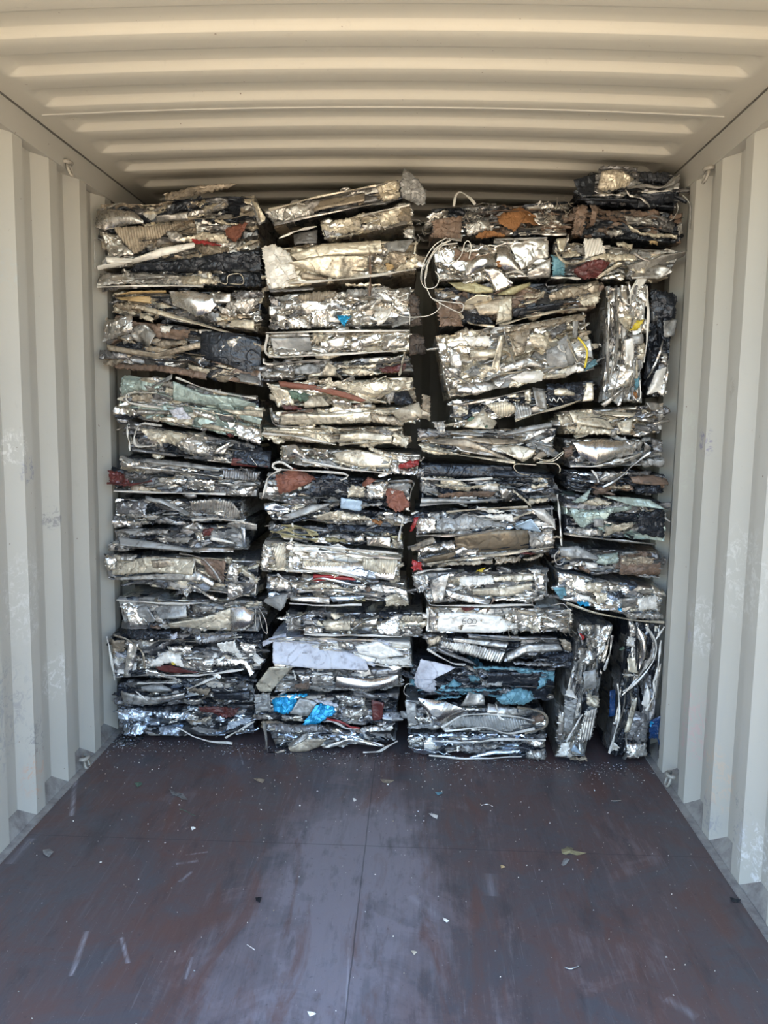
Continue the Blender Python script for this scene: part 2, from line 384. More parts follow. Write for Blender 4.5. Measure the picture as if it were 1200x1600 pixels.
# seams between the boards
wob = math_(t, 'MULTIPLY', math_(t, 'SUBTRACT', noise(t, V_, 9, 3, 0.6), 0.5), 0.006)
for (axis, pos, wd, kk) in ((0, 0.003, 0.0020, 0.6), (1, -0.835, 0.0022, 0.5)):
    dd = math_(t, 'ABSOLUTE', math_(t, 'ADD', math_(t, 'SUBTRACT', sep.outputs[axis], pos), wob))
    c = mixc(t, math_(t, 'MULTIPLY', math_(t, 'LESS_THAN', dd, wd), kk), c, (0.03, 0.027, 0.03))
t.links.new(c, b.inputs['Base Color'])
t.links.new(ramp(t, mid, [(0.3, 0.38), (0.7, 0.56)]), b.inputs['Roughness'])
b.inputs['Specular IOR Level'].default_value = 0.42
bp = nd(t, 'ShaderNodeBump'); bp.inputs['Strength'].default_value = 0.25; bp.inputs['Distance'].default_value = 0.006
t.links.new(math_(t, 'ADD', mid, math_(t, 'MULTIPLY', fine, 0.5)), bp.inputs['Height']); t.links.new(bp.outputs[0], b.inputs['Normal'])
V = []; F = []; box_vf(-W0, W0, Y0, Y1, -0.03, 0.0, V, F)
structure('floor', V, F, MF)
# steel strips along the floor edges, and sloped gusset plates in the recesses of the walls
m, t, b = nmat('worn_steel_edge'); ME = m
tc = nd(t, 'ShaderNodeTexCoord')
c = mixc(t, ramp(t, noise(t, tc.outputs['Object'], 16, 6, 0.7), [(0.4, 0.0), (0.65, 1.0)]), (0.36, 0.34, 0.31), (0.20, 0.18, 0.17))
t.links.new(c, b.inputs['Base Color']); b.inputs['Roughness'].default_value = 0.5; b.inputs['Metallic'].default_value = 0.2
for side, nm, ph in ((-1, 'trim_4', PHL), (1, 'trim_5', PHR)):
    V = []; F = []
    xs_ = sorted((side*(W0-0.001), side*(W0-0.028)))
    box_vf(xs_[0], xs_[1], Y0, Y1, -0.001, 0.004, V, F)
    structure(nm, V, F, ME)
for side, nm, ph in ((-1, 'trim_6', PHL), (1, 'trim_7', PHR)):
    V = []; F = []
    y = ph - 8*PER
    while y < Y1-PER:
        ya, yb = y+0.066, y+PER     # recess from the end of one inner flat to the start of the next
        if ya > Y0+0.02:
            b0 = len(V)
            V += [(side*(W0+0.0005), ya, 0.002), (side*(W0+0.0005), yb, 0.002), (side*(W1+0.001), yb-0.066, 0.055), (side*(W1+0.001), ya+0.066, 0.055),
                  (side*(W0+0.0005), ya, -0.02), (side*(W0+0.0005), yb, -0.02)]
            F += [(b0, b0+1, b0+2, b0+3) if side > 0 else (b0+3, b0+2, b0+1, b0), (b0, b0+4, b0+5, b0+1)]
        y += PER
    structure(nm, V, F, ME)

# sunlit yard outside the doorway
m, t, b = nmat('dry_yard_ground')
tc = nd(t, 'ShaderNodeTexCoord')
c = mixc(t, noise(t, tc.outputs['Object'], 0.8, 6, 0.7), (0.56, 0.43, 0.28), (0.44, 0.345, 0.23))
t.links.new(c, b.inputs['Base Color']); b.inputs['Roughness'].default_value = 0.9
V = []; F = []; box_vf(-60, 60, -90, 30, -0.40, -0.18, V, F)
o = structure('ground', V, F, m)

# lashing rings welded to the walls
MR = scrap('painted_ring_steel', (0.40, 0.36, 0.30), 0.0, 0.45, 0.35, bump=0.1)
def lashing_ring(px, py, side, label, tilt=0.0):
    y, z = on_x(px, py, side*W0)
    e = bpy.data.objects.new('lashing_ring', None); C.objects.link(e); e.location = (side*W0, y, z)
    e['label'] = label; e['category'] = 'ring'; e['group'] = 'lashing rings on the container walls'
    s = -side
    pts = []
    for k in range(0, 17):
        a = 2*PI*k/16
        pts.append((s*(0.012+0.007*(1-math.cos(a))), 0.019*math.sin(a), -0.021*(1-math.cos(a))))
    v, f = tube_vf(pts, 0.005, 8); mesh_obj('ring', v, f, MR, e, smooth=True)
    v, f = tube_vf([(s*0.0, -0.022, 0.004), (s*0.014, -0.022, 0.004), (s*0.022, -0.010, 0.004), (s*0.022, 0.010, 0.004), (s*0.014, 0.022, 0.004), (s*0.0, 0.022, 0.004)], 0.008, 8)
    mesh_obj('bracket', v, f, MR, e, smooth=True)
lashing_ring(101, 256, -1, 'small beige lashing ring high on the left wall near the ceiling')
lashing_ring(1112, 266, 1, 'small beige lashing ring high on the right wall near the ceiling')
lashing_ring(128, 1185, -1, 'small lashing ring at the foot of the left wall by the floor')
lashing_ring(1052, 1212, 1, 'small lashing ring at the foot of the right wall by the floor')
BALES = '''
# id | quad TL TR BR BL | Y | palette | label
B c1a | 154,319 398,304 408,400 144,420 | 0 | am4 be2 ad4 cr1 dk4 | top bale of the left stack, with a long white strap and red cloth
@a1
as.d 120,300 200,285 330,300 390,355 / 110,400 160,410 260,385 390,370
be.r 215,400 400,385 620,370 / 330,550 370,530 450,470
al 130,420 210,430 / 190,560 330,555
be 500,190 680,155 940,130 / 520,245 700,200 900,160
wh.s 100,620 280,590 370,560 500,510 690,480 / 110,645 280,610 380,590 520,560 690,510
wh.s 170,565 320,570 / 180,605 320,600
ru 850,390 960,370 1010,360 / 880,450 930,480 960,450
cr 610,450 740,420 880,440 / 600,480 740,470 880,490
rd 660,450 760,470 840,490 / 690,490 780,500 850,500
be 700,510 800,495 890,505 / 720,545 800,560 890,530
am 650,300 800,270 880,240 / 640,340 760,310 880,270
am.s 470,330 650,300 / 460,360 650,350
cr 720,270 860,240 / 740,300 870,265
dk 350,610 700,570 1070,520 / 300,650 700,650 1070,640
gy 1020,230 1060,290 1100,340/ 1050,350 1070,380 1100,360
cr~ 940,520 1000,490 1060,470
am 520,400 600,420/ 540,480 640,470
am= 60,470 75,430 100,400
am= 50,470 60,560 85,640
B c1b | 141,425 410,420 412,447 146,451 | .01 | am4 cr2 dk3 ad1 | thin flat bale under the white-strapped top bale, left stack
@a1
am 90,660 300,655 560,665 800,690 / 100,740 300,725 560,735 740,740
cr 580,680 700,670 800,700 /590,730 700,735 820,720
dk 820,650 1080,660/820,740 1080,740
cr= 800,700 880,730 890,680 960,670 975,725 895,725
wh~ 95,745 400,735 740,740
am.s 330,660 500,665/340,700 520,690
B c1c | 172,458 414,453 403,520 174,490 | .02 | am3 cr2 be2 ad3 dk2 | left stack bale with ochre slats and a broad silvery panel, third from top
@a1
ob.s 215,790 330,765 525,765 / 250,785 340,780 525,778
ob.s 210,800 430,795 / 260,820 430,840
as.d 540,770 660,760 800,790 820,850 / 560,850 640,880 700,920 780,890
cr.s 385,850 560,900 750,960 940,1020/ 380,880 560,930 740,975 930,1030
am 880,830 1090,790 / 870,880 1000,900
cr.s 900,930 1040,940 / 890,970 1040,1000
ad 930,760 1090,770 / 940,830 1080,800
am.s 790,770 900,780 / 800,840 900,840
be 200,830 400,850/ 240,870 400,880
am 820,850 930,870/850,900 930,920
B c1d | 160,494 406,524 410,604 146,562 | 0 | be4 am2 ad4 dk3 br2 | ragged brownish bale of thin shreds with a black panel, left stack
@a1
am 150,950 320,900 / 140,1060 330,1010
am.s 300,980 400,960 465,1020 / 320,1050 400,1090 430,1095
br 440,960 560,990 670,995/ 450,1040 560,1060 650,1040
dk.s 725,1000 900,1010 1080,1060 / 720,1160 880,1200 1070,1280
al 870,1060 970,1030 / 830,1130 900,1130
be.s 170,1080 460,1130 720,1060 / 190,1120 460,1160 720,1100
ad 100,1110 280,1130 / 110,1170 300,1165
br 200,1190 500,1200 760,1240/ 220,1220 500,1240 760,1290
cr 650,1190 780,1230 / 650,1220 760,1260
gy.s 940,1240 1060,1270/960,1300 1060,1310
cr 360,890 440,920/370,930 440,950
be 470,1060 640,1050/480,1100 640,1080
wh 490,970 560,970/ 490,1010 540,1010
B c1e | 190,584 404,622 411,690 178,648 | .01 | am3 mn2 cr2 ad3 al1 dk1 | left stack bale with pale mint painted metal along its top
@b1
mn 200,130 320,130 / 190,230 320,190
mn.s 520,140 700,220 900,240 1040,280/ 520,260 700,290 860,300 1030,300
gy.s 380,170 520,95 / 360,190 520,130
wh~ 420,215 260,215 230,240 260,280 450,310
be 260,225 390,220/260,270 390,265
al 150,300 280,310 / 140,350 300,360
la 500,320 580,300 620,360/ 520,370 580,410 640,410
cr.s 700,405 800,420 910,450 / 700,435 800,450 900,465
cr.s 830,320 1085,325 / 900,350 1085,370
cr= 600,290 820,350 900,360
ad.s 800,350 900,350 / 820,390 900,400
al 910,400 1070,440 / 930,500 1060,540
cr 380,360 640,370/ 400,385 640,420
mr 850,470 900,470/860,490 900,495
am.s 280,320 500,325/280,350 500,350
wh~ 540,120 760,200 1040,250
al 640,310 800,360/650,350 780,400
B c1f | 200,658 404,695 410,730 200,708 | .02 | am3 cr1 ad4 dk3 | left stack bale with a bent white rim around cream crumpled foil
@b1
wh~ 450,420 310,415 285,540 420,545
cr 320,440 500,450 720,500 / 400,520 520,540 700,640
am 500,460 640,470 740,540 / 540,560 640,600 750,620
al.s 790,560 880,520 / 770,600 840,600
wh~ 235,420 240,500 255,580
dk.s 900,560 1130,580 / 890,650 1130,690
mr.s 900,620 1110,640/880,670 1110,685
am= 1000,610 1050,670
ad.s 270,560 540,600 / 270,580 540,620
al 750,610 860,620/760,640 860,650
B c1g | 187,712 408,736 402,776 176,770 | 0 | am3 al1 gy3 ad4 dk2 | left stack bale with two long parallel grey beams and maroon scraps at its left end
@b1
gy.s 350,625 600,650 830,690 / 360,650 600,680 830,720
am 200,640 350,650/ 190,680 400,680
am.s 260,660 550,700 820,740 / 270,690 540,715 800,755
ad.r 835,695 1070,710 / 830,750 1040,770
mr 120,700 220,720 / 130,790 260,800
mr~ 110,780 250,790 390,765
al 620,760 780,760 / 600,810 780,850
al 870,830 1050,790 / 860,860 1000,860
be 260,790 450,820 / 250,830 450,835
wh~ 150,830 400,838 850,848
ad 210,710 350,730/ 220,760 350,760
al.s 800,770 900,780/800,790 900,795
al 420,740 600,750/440,780 600,790
B c1h | 179,778 378,783 384,814 176,824 | .015 | am3 ad4 al1 gy2 dk2 | left stack bale with a diagonal ribbed silvery panel at its right
@b1
ad 160,900 350,890 / 170,970 350,1000
gy.s 340,860 450,880 560,930 620,970 / 360,890 450,910 540,950 610,985
am.r 630,890 760,880 880,890 940,950/ 640,960 760,980 860,1000 940,1010
al 140,1010 380,1020 / 150,1060 370,1040
am 220,960 440,980/230,990 440,1010
ad 430,980 620,1030/400,1030 600,1050
wh~ 640,1010 780,1005 970,1020
am 650,985 900,1000/650,1010 900,1020
B c1i | 176,828 384,818 388,860 178,862 | .0 | am2 ad4 dk3 gy2 | left stack bale with a long dark grey beam along its bottom
@b1
am 300,1080 490,1070 / 300,1110 480,1100
gy.s 170,1120 400,1150 640,1190 / 200,1170 420,1190 650,1215
wh.s 760,1110 900,1150 / 750,1140 900,1160
ab.s 950,1050 975,1060 / 950,1190 980,1190
cr 790,1040 850,1060/ 800,1060 850,1065
am 430,1120 650,1120/440,1150 600,1160
am.s 600,1180 900,1185/650,1210 900,1212
mr 700,1070 770,1060/710,1110 750,1110
al 650,1090 700,1090/670,1140 720,1140
B c1j | 163,866 408,874 401,938 166,908 | -.02 | am3 cr2 be1 ad4 dk1 | cream-grey bale in the left stack, drooping at its right end
@c1
cr.s 160,110 400,80 660,100 / 120,200 400,180 650,190
be.s 390,100 660,90 / 400,150 660,150
am.s 150,210 400,190 680,170 780,230/ 150,230 400,225 700,235 770,280
al 90,70 160,90 / 100,170 160,160
am= 650,90 665,170 680,250
al 600,240 700,290 800,340/ 650,280 720,320 790,370
br 690,90 850,110/ 740,200 840,240
am 870,120 930,130 / 850,220 920,260
al 860,250 960,260 / 860,360 950,330
cr 950,150 1060,220/ 960,200 1050,250
am~ 560,60 700,90 780,180 820,240
am 200,70 290,70/190,110 280,110
al 1000,200 1060,210/990,250 1050,250
B c1k | 183,931 410,940 404,987 196,983 | -.01 | am3 ad4 cr1 al1 gy2 dk1 | left stack bale with a tapering cream panel and a wire loop at its right
@c1
wh~ 170,350 430,370 740,370
al 190,380 290,400 / 260,525 370,500
gy.s 290,400 350,385 420,470/ 310,470 350,500 400,490
gy.s 390,390 600,380 / 440,470 610,460
am 630,380 800,390/ 640,440 760,420
cr.s 500,490 700,460 880,400 / 510,525 700,540 880,550
as.d 880,400 960,390 1030,430/880,550 960,550 1030,500
am= 1060,400 1100,480 1110,560 1080,520 1065,440
am= 1040,400 1040,530
br 370,510 440,515/ 370,530 440,530
am 400,420 480,490/420,500 480,510
B c1l | 168,992 412,990 408,1046 178,1060 | -.03 | al2 am2 wh1 ad4 dk4 | left stack bale with white strips over a maroon sheet
@c1
wh~ 105,580 130,700 160,850
be 120,590 220,600 / 140,700 210,680
al.s 245,620 305,625 / 200,830 250,835
be~ 150,570 250,610 330,680 345,770
wh 390,730 480,680 560,700/ 380,770 480,750 600,770
mr.s 400,770 500,760 680,800/ 430,800 520,810 690,810
al 600,740 850,700 980,730 1030,800/ 620,780 850,760 960,760 1000,830
wh~ 480,820 700,820 960,785
wh 800,620 900,600 / 820,680 940,690
al 940,620 1040,630 / 960,680 1030,700
wh 1030,680 1090,730/1010,720 1060,760
ad 650,560 900,570/ 680,620 820,620
la 150,670 220,700/160,710 220,720
ye 510,740 570,745/520,755 570,755
al 350,780 560,840 /360,830 580,860
wh~ 300,870 540,870
dk 220,540 500,550/ 260,600 500,600
la 500,570 540,560/510,600 550,590
al 480,640 640,640/500,690 620,690
B c1m | 182,1067 400,1054 396,1098 184,1106 | -.01 | am2 ad4 dk4 gy1 | dark left stack bale with a grey oval sheet, second from the floor
@c1
gy.d 320,890 430,875 510,905/ 330,920 430,930 510,920
am.s 190,920 400,960 590,930/ 210,1010 400,1010 590,970
wh~ 610,910 720,860 800,830
be 600,900 760,900/ 610,940 740,945
am 590,970 700,970 / 580,1000 700,1010
al 690,970 770,930/ 700,980 760,950
wh~ 290,920 360,980
dk.s 770,940 1000,920/ 780,980 1000,980
am= 840,900 870,915 900,910
B c1n | 183,1107 396,1102 398,1150 187,1150 | -.03 | ab3 al1 ad4 dk4 | bluish shiny bale of foil shreds on the floor, left stack
@c1
ab 180,1030 380,1060/ 190,1090 360,1120
ab 200,1120 350,1130 /220,1190 330,1190
mr 680,1020 940,1020/ 700,1060 900,1080
wh~ 850,1210 960,1150 1030,1110
wh~ 540,1150 700,1220 890,1250
am 590,1080 730,1110/620,1130 740,1130
ab 430,1140 560,1150/440,1190 560,1200
ab 400,1050 640,1060/410,1090 600,1100
be 620,1110 760,1080/620,1130 740,1110
mr 780,1060 900,1060/800,1090 880,1090
# ------------------------------------------------- second column
B c2a | 412,328 622,280 629,310 424,352 | -.06 | am3 be3 ad4 dk2 | slanted topmost bale of the second stack, its end sticking up to the ceiling
@a2
am 90,310 230,290 390,250 / 150,390 270,385 400,340
be.s 390,260 560,220 720,200/ 400,320 560,290 720,260
cr~ 120,310 350,250 560,200 790,160
cr 790,160 860,115 935,130/ 830,250 870,260 935,230
gy 945,130 965,40 1050,120 1100,190/ 950,230 1000,250 1050,270 1100,270
ad.s 720,210 800,220/ 710,270 800,260
cr.s 10,250 50,270 100,360/ 50,350 70,390 90,380
am~ 150,400 400,350 700,290 930,240
al 250,330 380,310/ 260,370 370,350
B c2b | 500,350 640,318 645,350 510,375 | -.05 | cr4 am2 al3 ad1 | short slanted cream bale just under the topmost of the second stack
@a2
cr 440,400 560,370 700,360/460,470 600,450 690,440
al 480,390 680,370/ 500,430 660,410
am= 720,350 760,340 810,370 760,390
cr 800,330 940,290 / 820,420 940,380
be 930,290 1000,270 / 920,380 1010,380
wh~ 185,490 300,440 420,415
ad.s 270,460 420,430/ 280,530 420,520
am 460,480 700,450 / 470,500 680,470
am 960,420 1020,400/ 970,480 1040,500
wh~ 700,350 850,310 1000,280
al 700,400 820,400/720,440 820,430
B c2c | 409,384 655,374 650,422 419,454 | -.06 | cr5 am2 be2 al1 | bright cream bale in the second stack with a wrapped white end
@a2
wh 75,545 150,525 245,580/ 110,790 210,800 310,760
cr.s 250,590 450,520 820,500/ 300,630 520,600 830,580
cr.s 240,640 400,600 740,600 / 260,660 540,740 730,720
gy.s 830,510 1030,490 / 850,560 970,580
be 860,580 970,560 / 900,690 980,640
am 770,600 850,600 / 770,650 830,650
cr 900,690 1040,590 / 930,700 1050,670
be.s 320,690 480,740/ 320,740 480,755
wh~ 240,770 640,740 1040,680
br~ 750,590 755,720 750,850
ad.s 120,810 400,790/ 130,830 400,810
ob 850,640 900,650/860,690 900,680
B c2d | 420,462 644,446 640,508 420,516 | -.05 | al4 am3 ad2 gy1 | second stack bale of bright crumpled foil with a small blue scrap and loose wires
@a2
be.r 290,850 420,820 540,815 / 310,880 440,880 540,850
am 190,870 330,870/190,940 320,930
al 170,960 230,960/ 170,1040 220,1050
al 390,940 540,930 /400,1040 530,1040
bl 540,970 630,970/ 570,1020 590,1040
al 640,980 760,970/ 650,1040 760,1040
wh 780,950 900,910 / 800,1040 860,1000
am 650,920 830,850/ 670,950 820,890
al 230,990 380,960/ 240,1050 380,1050
gy 600,810 740,800/640,860 740,850
am 930,800 1010,790/ 940,880 1000,880
wh= 900,820 930,860 980,840 985,870 925,890 920,905 970,920 1000,960 1000,1030
wh= 880,920 950,975 1080,980 1150,960 1190,920 1180,890 1150,880
cr 590,770 820,770/ 600,790 820,785
wh~ 760,920 800,880 830,860
bd 1000,820 1060,850/1000,1040 1070,1030
cr 580,930 640,930/590,960 640,955
B c2e | 416,521 640,515 641,548 419,561 | -.06 | al3 am3 cr3 | second stack bale with a smooth grey panel at left and bright foil at right
@a2
am.s 125,1080 370,1080/ 130,1110 380,1110
gy.s 130,1110 380,1110 / 150,1220 390,1190
al.s 480,1130 600,1090/ 500,1180 590,1180
cr 390,1080 490,1090/ 400,1150 430,1150
al 630,1130 820,1070 / 640,1190 820,1130
al 820,1100 980,1080/ 830,1190 980,1170
wh~ 110,1090 120,1220 400,1220 980,1190
wh~ 100,1080 500,1070 1000,1065
am 620,1170 700,1130/640,1200 720,1190
am~ 90,1240 110,1275 300,1262 500,1250
am 160,1170 400,1200/170,1220 400,1220
bd 1000,1080 1090,1100/1000,1220 1100,1210
B c2f | 406,572 640,554 648,582 406,597 | -.05 | cr2 am3 gy2 ad3 dk1 | thin second stack bale with a torn cream strip hanging at its right end
@a2
gy.s 280,1300 370,1270 440,1290/ 280,1340 380,1340 440,1330
cr.s 450,1320 490,1260 545,1300/460,1350 500,1350 540,1340
am 70,1320 280,1310/ 80,1360 280,1370
cr 560,1310 680,1300 820,1330/ 600,1340 700,1345 820,1335
cr 570,1290 800,1270/ 580,1305 790,1300
al 820,1240 900,1240 980,1200/ 780,1270 900,1260 970,1230
mr 810,1300 980,1270/ 830,1330 960,1320
cr~ 970,1200 950,1290 935,1350
am~ 540,1330 580,1370
B c2g | 416,598 645,588 652,629 430,638 | -.06 | cr5 am2 be2 al1 | second stack bale with a long curved rust-red band across its face
@b2
ru.s 180,140 400,165 600,210 730,260/ 190,180 400,200 580,245 700,275
cr 110,150 240,200/ 180,300 280,290
gn 245,200 370,220/ 260,260 360,270
cr.s 340,240 450,235 500,290/ 340,310 430,300 490,300
al 490,240 620,270/ 520,300 640,310
cr 400,140 700,150 1010,130/ 640,210 800,240 1000,190
dk 900,210 990,200 1020,260/910,290 980,290 1020,280
mr 200,290 320,300/ 210,320 320,325
al 640,290 760,280 / 640,310 760,310
am 850,230 910,200/ 870,290 900,260
B c2h | 420,641 656,632 656,658 432,664 | -.05 | cr5 be2 am2 | flat cream bale in the second stack just under the rust-red band
@b2
cr.s 200,340 500,350 760,330 / 190,420 500,410 740,375
cr.s 880,330 1060,270 / 940,400 1080,370
am~ 130,310 170,420 400,425
am 120,310 190,360/ 150,400 180,415
be 750,340 930,370/780,400 930,420
br~ 200,345 300,335 400,325
be 1080,220 1130,240 /1070,370 1130,390
cr 500,370 760,350/520,410 760,400
B c2i | 411,668 630,665 636,697 416,689 | -.04 | cr5 be3 am1 | slim tan bale of layered folded strips in the second stack
@b2
cr 90,440 300,440 500,460/ 100,480 300,510 500,540
cr.s 570,470 720,460 890,480/ 555,520 720,510 890,530
cr 900,460 1000,490/ 900,540 980,560
wh~ 80,470 300,490 540,540
cr~ 560,540 720,528 890,520
cr 150,430 500,450/150,450 500,470
be 270,490 400,500/ 280,520 400,530
cr~ 110,450 300,460 520,480
B c2j | 438,696 657,709 657,745 437,724 | -.06 | am3 cr3 gy2 al1 | second stack bale with a bright red scrap at its right end
@b2
as.d 200,545 290,540 350,600/ 210,620 280,620 350,630
as.d 400,560 490,570 / 400,610 490,620
cr.s 520,590 680,570 890,620/ 560,650 700,680 880,680
rd 920,670 1000,640 1065,630/ 930,685 1000,690 1050,670
am 890,640 940,650/ 880,720 940,720
am 940,690 1050,690/ 950,730 1050,730
wh~ 330,640 600,690 890,720
gy 320,620 520,640/340,650 560,690
am 950,610 1060,610/960,640 1060,640
B c2k | 418,737 641,752 640,799 411,779 | -.05 | gy3 am2 dk4 ad2 al1 | second stack bale stuffed with red-brown cloth at both ends
@b2
wh~ 270,690 200,650 150,660 160,690 300,700 590,720 605,745 570,760
ru 160,730 270,690 360,720 420,760/ 180,850 260,830 330,800 400,770
dk 390,760 500,720 620,760/ 380,870 500,860 600,860
be 300,840 370,850/ 310,860 370,865
wh~ 200,690 120,740 100,800 80,870
ru 700,790 740,740 790,760/ 710,810 760,780 780,770
ru 840,810 940,800 1000,900/ 870,930 930,960 1000,930
cr 630,790 720,800/ 610,870 710,870
al 730,790 870,760/ 740,880 840,880
am~ 870,770 1020,770 1010,830 1000,880
gy 870,790 990,780/900,820 1000,860
B c2l | 410,785 631,801 632,826 422,812 | -.06 | am3 al2 cr1 ad3 dk2 | second stack bale with a small pale blue square tag
@b2
ab.s 90,910 160,900 250,940/ 100,950 170,960 240,960
gy.s 190,990 390,915 510,905 / 220,1020 380,970 480,930
pb.s 570,870 705,890/565,940 695,960
cr 400,980 550,950 760,1000/ 450,1010 560,1020 750,1015
al 800,980 910,1010/ 810,1000 900,1045
gy 700,910 830,905/700,930 820,925
wh~ 930,980 960,1000 945,1060 930,1140
ad 120,880 400,880/ 250,910 400,910
or 760,1005 830,1020/770,1030 820,1045
al 500,910 560,900/500,940 560,930
B c2m | 420,818 631,830 630,858 422,842 | -.04 | am2 ad3 dk4 yb1 al1 | second stack bale with tangled yellow-green strips at its left
@b2
yb~ 130,1080 220,1100 330,1125 430,1130
yb~ 140,1090 300,1060 420,1090
yb~ 200,1040 330,1060 400,1110
yb~ 220,1060 300,1100 430,1100
yb~ 200,1110 300,1120 420,1140
wh~ 265,1030 275,1090 255,1150
al.s 730,1110 880,1110/ 735,1170 880,1190
al 640,1120 720,1090/ 650,1150 720,1150
dk 480,1030 930,1050/ 500,1080 900,1090
cr.s 890,1120 920,1140/ 900,1180 930,1190
yb 470,1120 600,1130/470,1150 600,1150
B c2n | 411,843 630,867 625,907 408,891 | -.07 | al5 cr3 wh1 am1 | brightest cream-silver bale of the second stack with long folded ridges
@b2
wh~ 280,1165 500,1180 930,1220
al~ 290,1200 520,1215 940,1250
cr.r 140,1160 220,1160/ 170,1320 230,1300
al 80,1160 130,1180 /70,1330 110,1330
al 240,1240 310,1230/ 230,1340 310,1320
wh 280,1170 440,1180/ 280,1210 420,1210
@c2
al.s 330,80 620,120 930,130 / 330,160 600,190 900,230
cr.r 330,100 600,120/340,150 600,170
cr.r 700,90 930,100/710,160 900,210
ab.s 590,180 680,150 780,180/620,210 690,215 790,220
wh~ 250,170 500,175 680,210
B c2o | 417,898 634,909 640,945 417,935 | -.05 | am3 al3 ab1 ad3 dk1 | second stack bale with a flat red strip in its top layer
@c2
rd.s 400,190 530,195 680,220/ 390,235 540,225 680,230
al 130,200 230,220/ 140,290 260,300
al~ 170,190 230,230 320,250 440,215 620,250 720,260
cr 320,270 480,240 620,280 / 340,290 480,280 700,310
am.s 250,330 500,330 / 250,360 500,375
ab.s 500,330 720,320/520,370 700,350
cr 850,330 920,310 990,360/ 850,390 930,390 990,390
wh 760,260 830,260/ 760,300 830,305
br 720,270 760,270/725,305 755,305
yb 640,340 720,345/ 650,355 720,360
gy.s 90,350 180,320 240,310/ 80,370 190,420 220,390
wh~ 250,370 480,385 700,380
al~ 300,300 500,290 800,320
B c2p | 445,958 661,955 662,997 446,988 | -.04 | am3 cr2 al2 ad4 dk1 | second stack bale of silvery lumps set back to the right, above the lilac-white panel
@c2
am 220,460 320,460 / 240,550 320,540
cr.s 450,490 630,475 / 480,550 630,540
am~ 640,540 720,480 810,450
al 780,500 930,450 /820,560 940,580
cr.r 950,450 1080,445/ 960,490 1075,495
al 340,520 450,520/ 340,560 460,560
be 640,490 700,470/ 650,530 700,520
wh~ 340,565 600,570 950,580
am 960,510 1080,510/970,570 1070,570
al.s 720,480 800,460/730,520 790,510
B c2q | 424,996 641,1004 645,1041 428,1043 | -.06 | wh4 la3 al2 am1 | pale lilac-white flat bale in the second stack with a pipe along its top
@c2
am~ 120,600 230,590 340,585
la.s 140,620 420,620 720,720/ 150,740 430,780 750,780
wh.s 660,640 800,610 960,680/ 680,690 820,720 960,690
wh 800,720 1000,710/ 780,750 1000,770
am 540,610 640,620/ 560,650 650,660
al~ 340,590 600,600 800,600
B c2r | 428,1048 628,1042 630,1076 428,1082 | -.04 | am4 ad4 al1 gy1 | second stack bale with a bent beige sheet flapping at its left
@c2
cr.s 40,880 130,760 270,770/ 60,930 130,930 180,870
am 380,810 530,820 / 400,900 520,890
as.d 540,830 750,840 930,820/ 530,900 720,930 930,880
ad.s 750,780 940,770/ 760,830 950,830
al 300,810 380,820/ 330,880 380,880
wh~ 270,790 280,820 290,850
wh~ 390,810 460,812 520,810
am~ 180,950 230,920 280,890
br 280,870 380,880/290,910 370,910
B c2s | 398,1089 624,1083 619,1136 398,1125 | -.05 | am3 al2 ad4 dk3 | second stack bale with bright blue film pieces, near the floor
@c2
bl 140,980 220,950 310,950/ 150,1050 220,1060 260,1050
gy 30,950 120,940/ 40,1050 140,1050
gy.s 310,965 430,990 / 250,1060 360,1085
bl 430,990 500,990 545,1050/ 320,1140 400,1140 500,1080
mr.s 760,980 840,990/ 770,1110 830,1100
rd~ 480,1090 560,1110 620,1140 690,1150
wh~ 480,1100 540,1120 600,1150 680,1155
al 20,1070 130,1070/ 30,1100 150,1100
am 600,980 720,960/ 600,1020 720,1010
al 800,1120 850,1110/ 810,1140 850,1140
am 700,1150 900,1130/ 720,1180 890,1170
al 200,1070 330,1080/ 200,1110 320,1110
bl 300,940 360,940/300,955 360,960
la 400,970 550,1000/430,990 550,1030
am 580,1040 740,1030/580,1090 740,1080
al= 100,1120 110,1200 100,1280
B c2t | 420,1132 612,1147 620,1160 428,1177 | -.08 | am3 ab2 be1 gy2 ad4 dk2 | flattened bottom bale of the second stack with a leaf-shaped tan flap, on the floor
@c2
be.s 240,1270 330,1220 480,1220/ 260,1300 330,1310 430,1280
am.s 230,1260 330,1190 370,1170/ 250,1280 340,1230 370,1200
al.s 450,1270 620,1210 800,1250/ 460,1285 620,1250 820,1270
wh~ 710,1305 820,1290 925,1230
al~ 90,1120 110,1280 130,1310 220,1290
ad 130,1130 450,1140/ 150,1180 450,1180
al~ 540,1160 680,1220 840,1260
cr 120,1150 330,1160/130,1170 330,1180
ab 540,1190 700,1200/560,1220 700,1230
B c3a | 674,326 890,314 886,365 670,372 | -.08 | am3 ad4 br2 dk3 al1 | top bale of the third stack with orange-brown cloth and fine shredded wire
@a3
or 550,340 700,285 790,340 815,400/ 560,400 650,450 700,400 805,405
or 430,450 520,440 600,465/ 420,490 520,475 600,475
wh~ 275,290 290,220 320,200 370,230 410,280
wh~ 820,255 800,290
br 140,380 330,340/ 150,480 320,490
am~ 690,460 820,462 980,465
am 340,380 500,370/ 370,470 500,440
wh 690,450 730,445/690,470 730,465
X 340 280 520 400 26 am
X 830 270 1010 420 30 al
X 40 380 150 520 14 am
B c3b | 676,386 857,370 860,434 682,440 | -.10 | am3 al4 as2 gy1 | third stack bale with a big loop of loose wire at its left end
@a3
wh= 230,490 150,540 90,640 70,740 100,800 160,795 185,740 160,700
wh= 240,510 160,560 110,660 95,760 120,830 150,870 260,890 330,900 335,930 310,955 230,920 160,880
wh= 300,520 200,540 180,600 200,640 270,650 320,600 345,520 370,510 385,550 370,620
wh= 260,500 170,560 120,640 100,740
am= 210,510 130,600 80,700 75,770
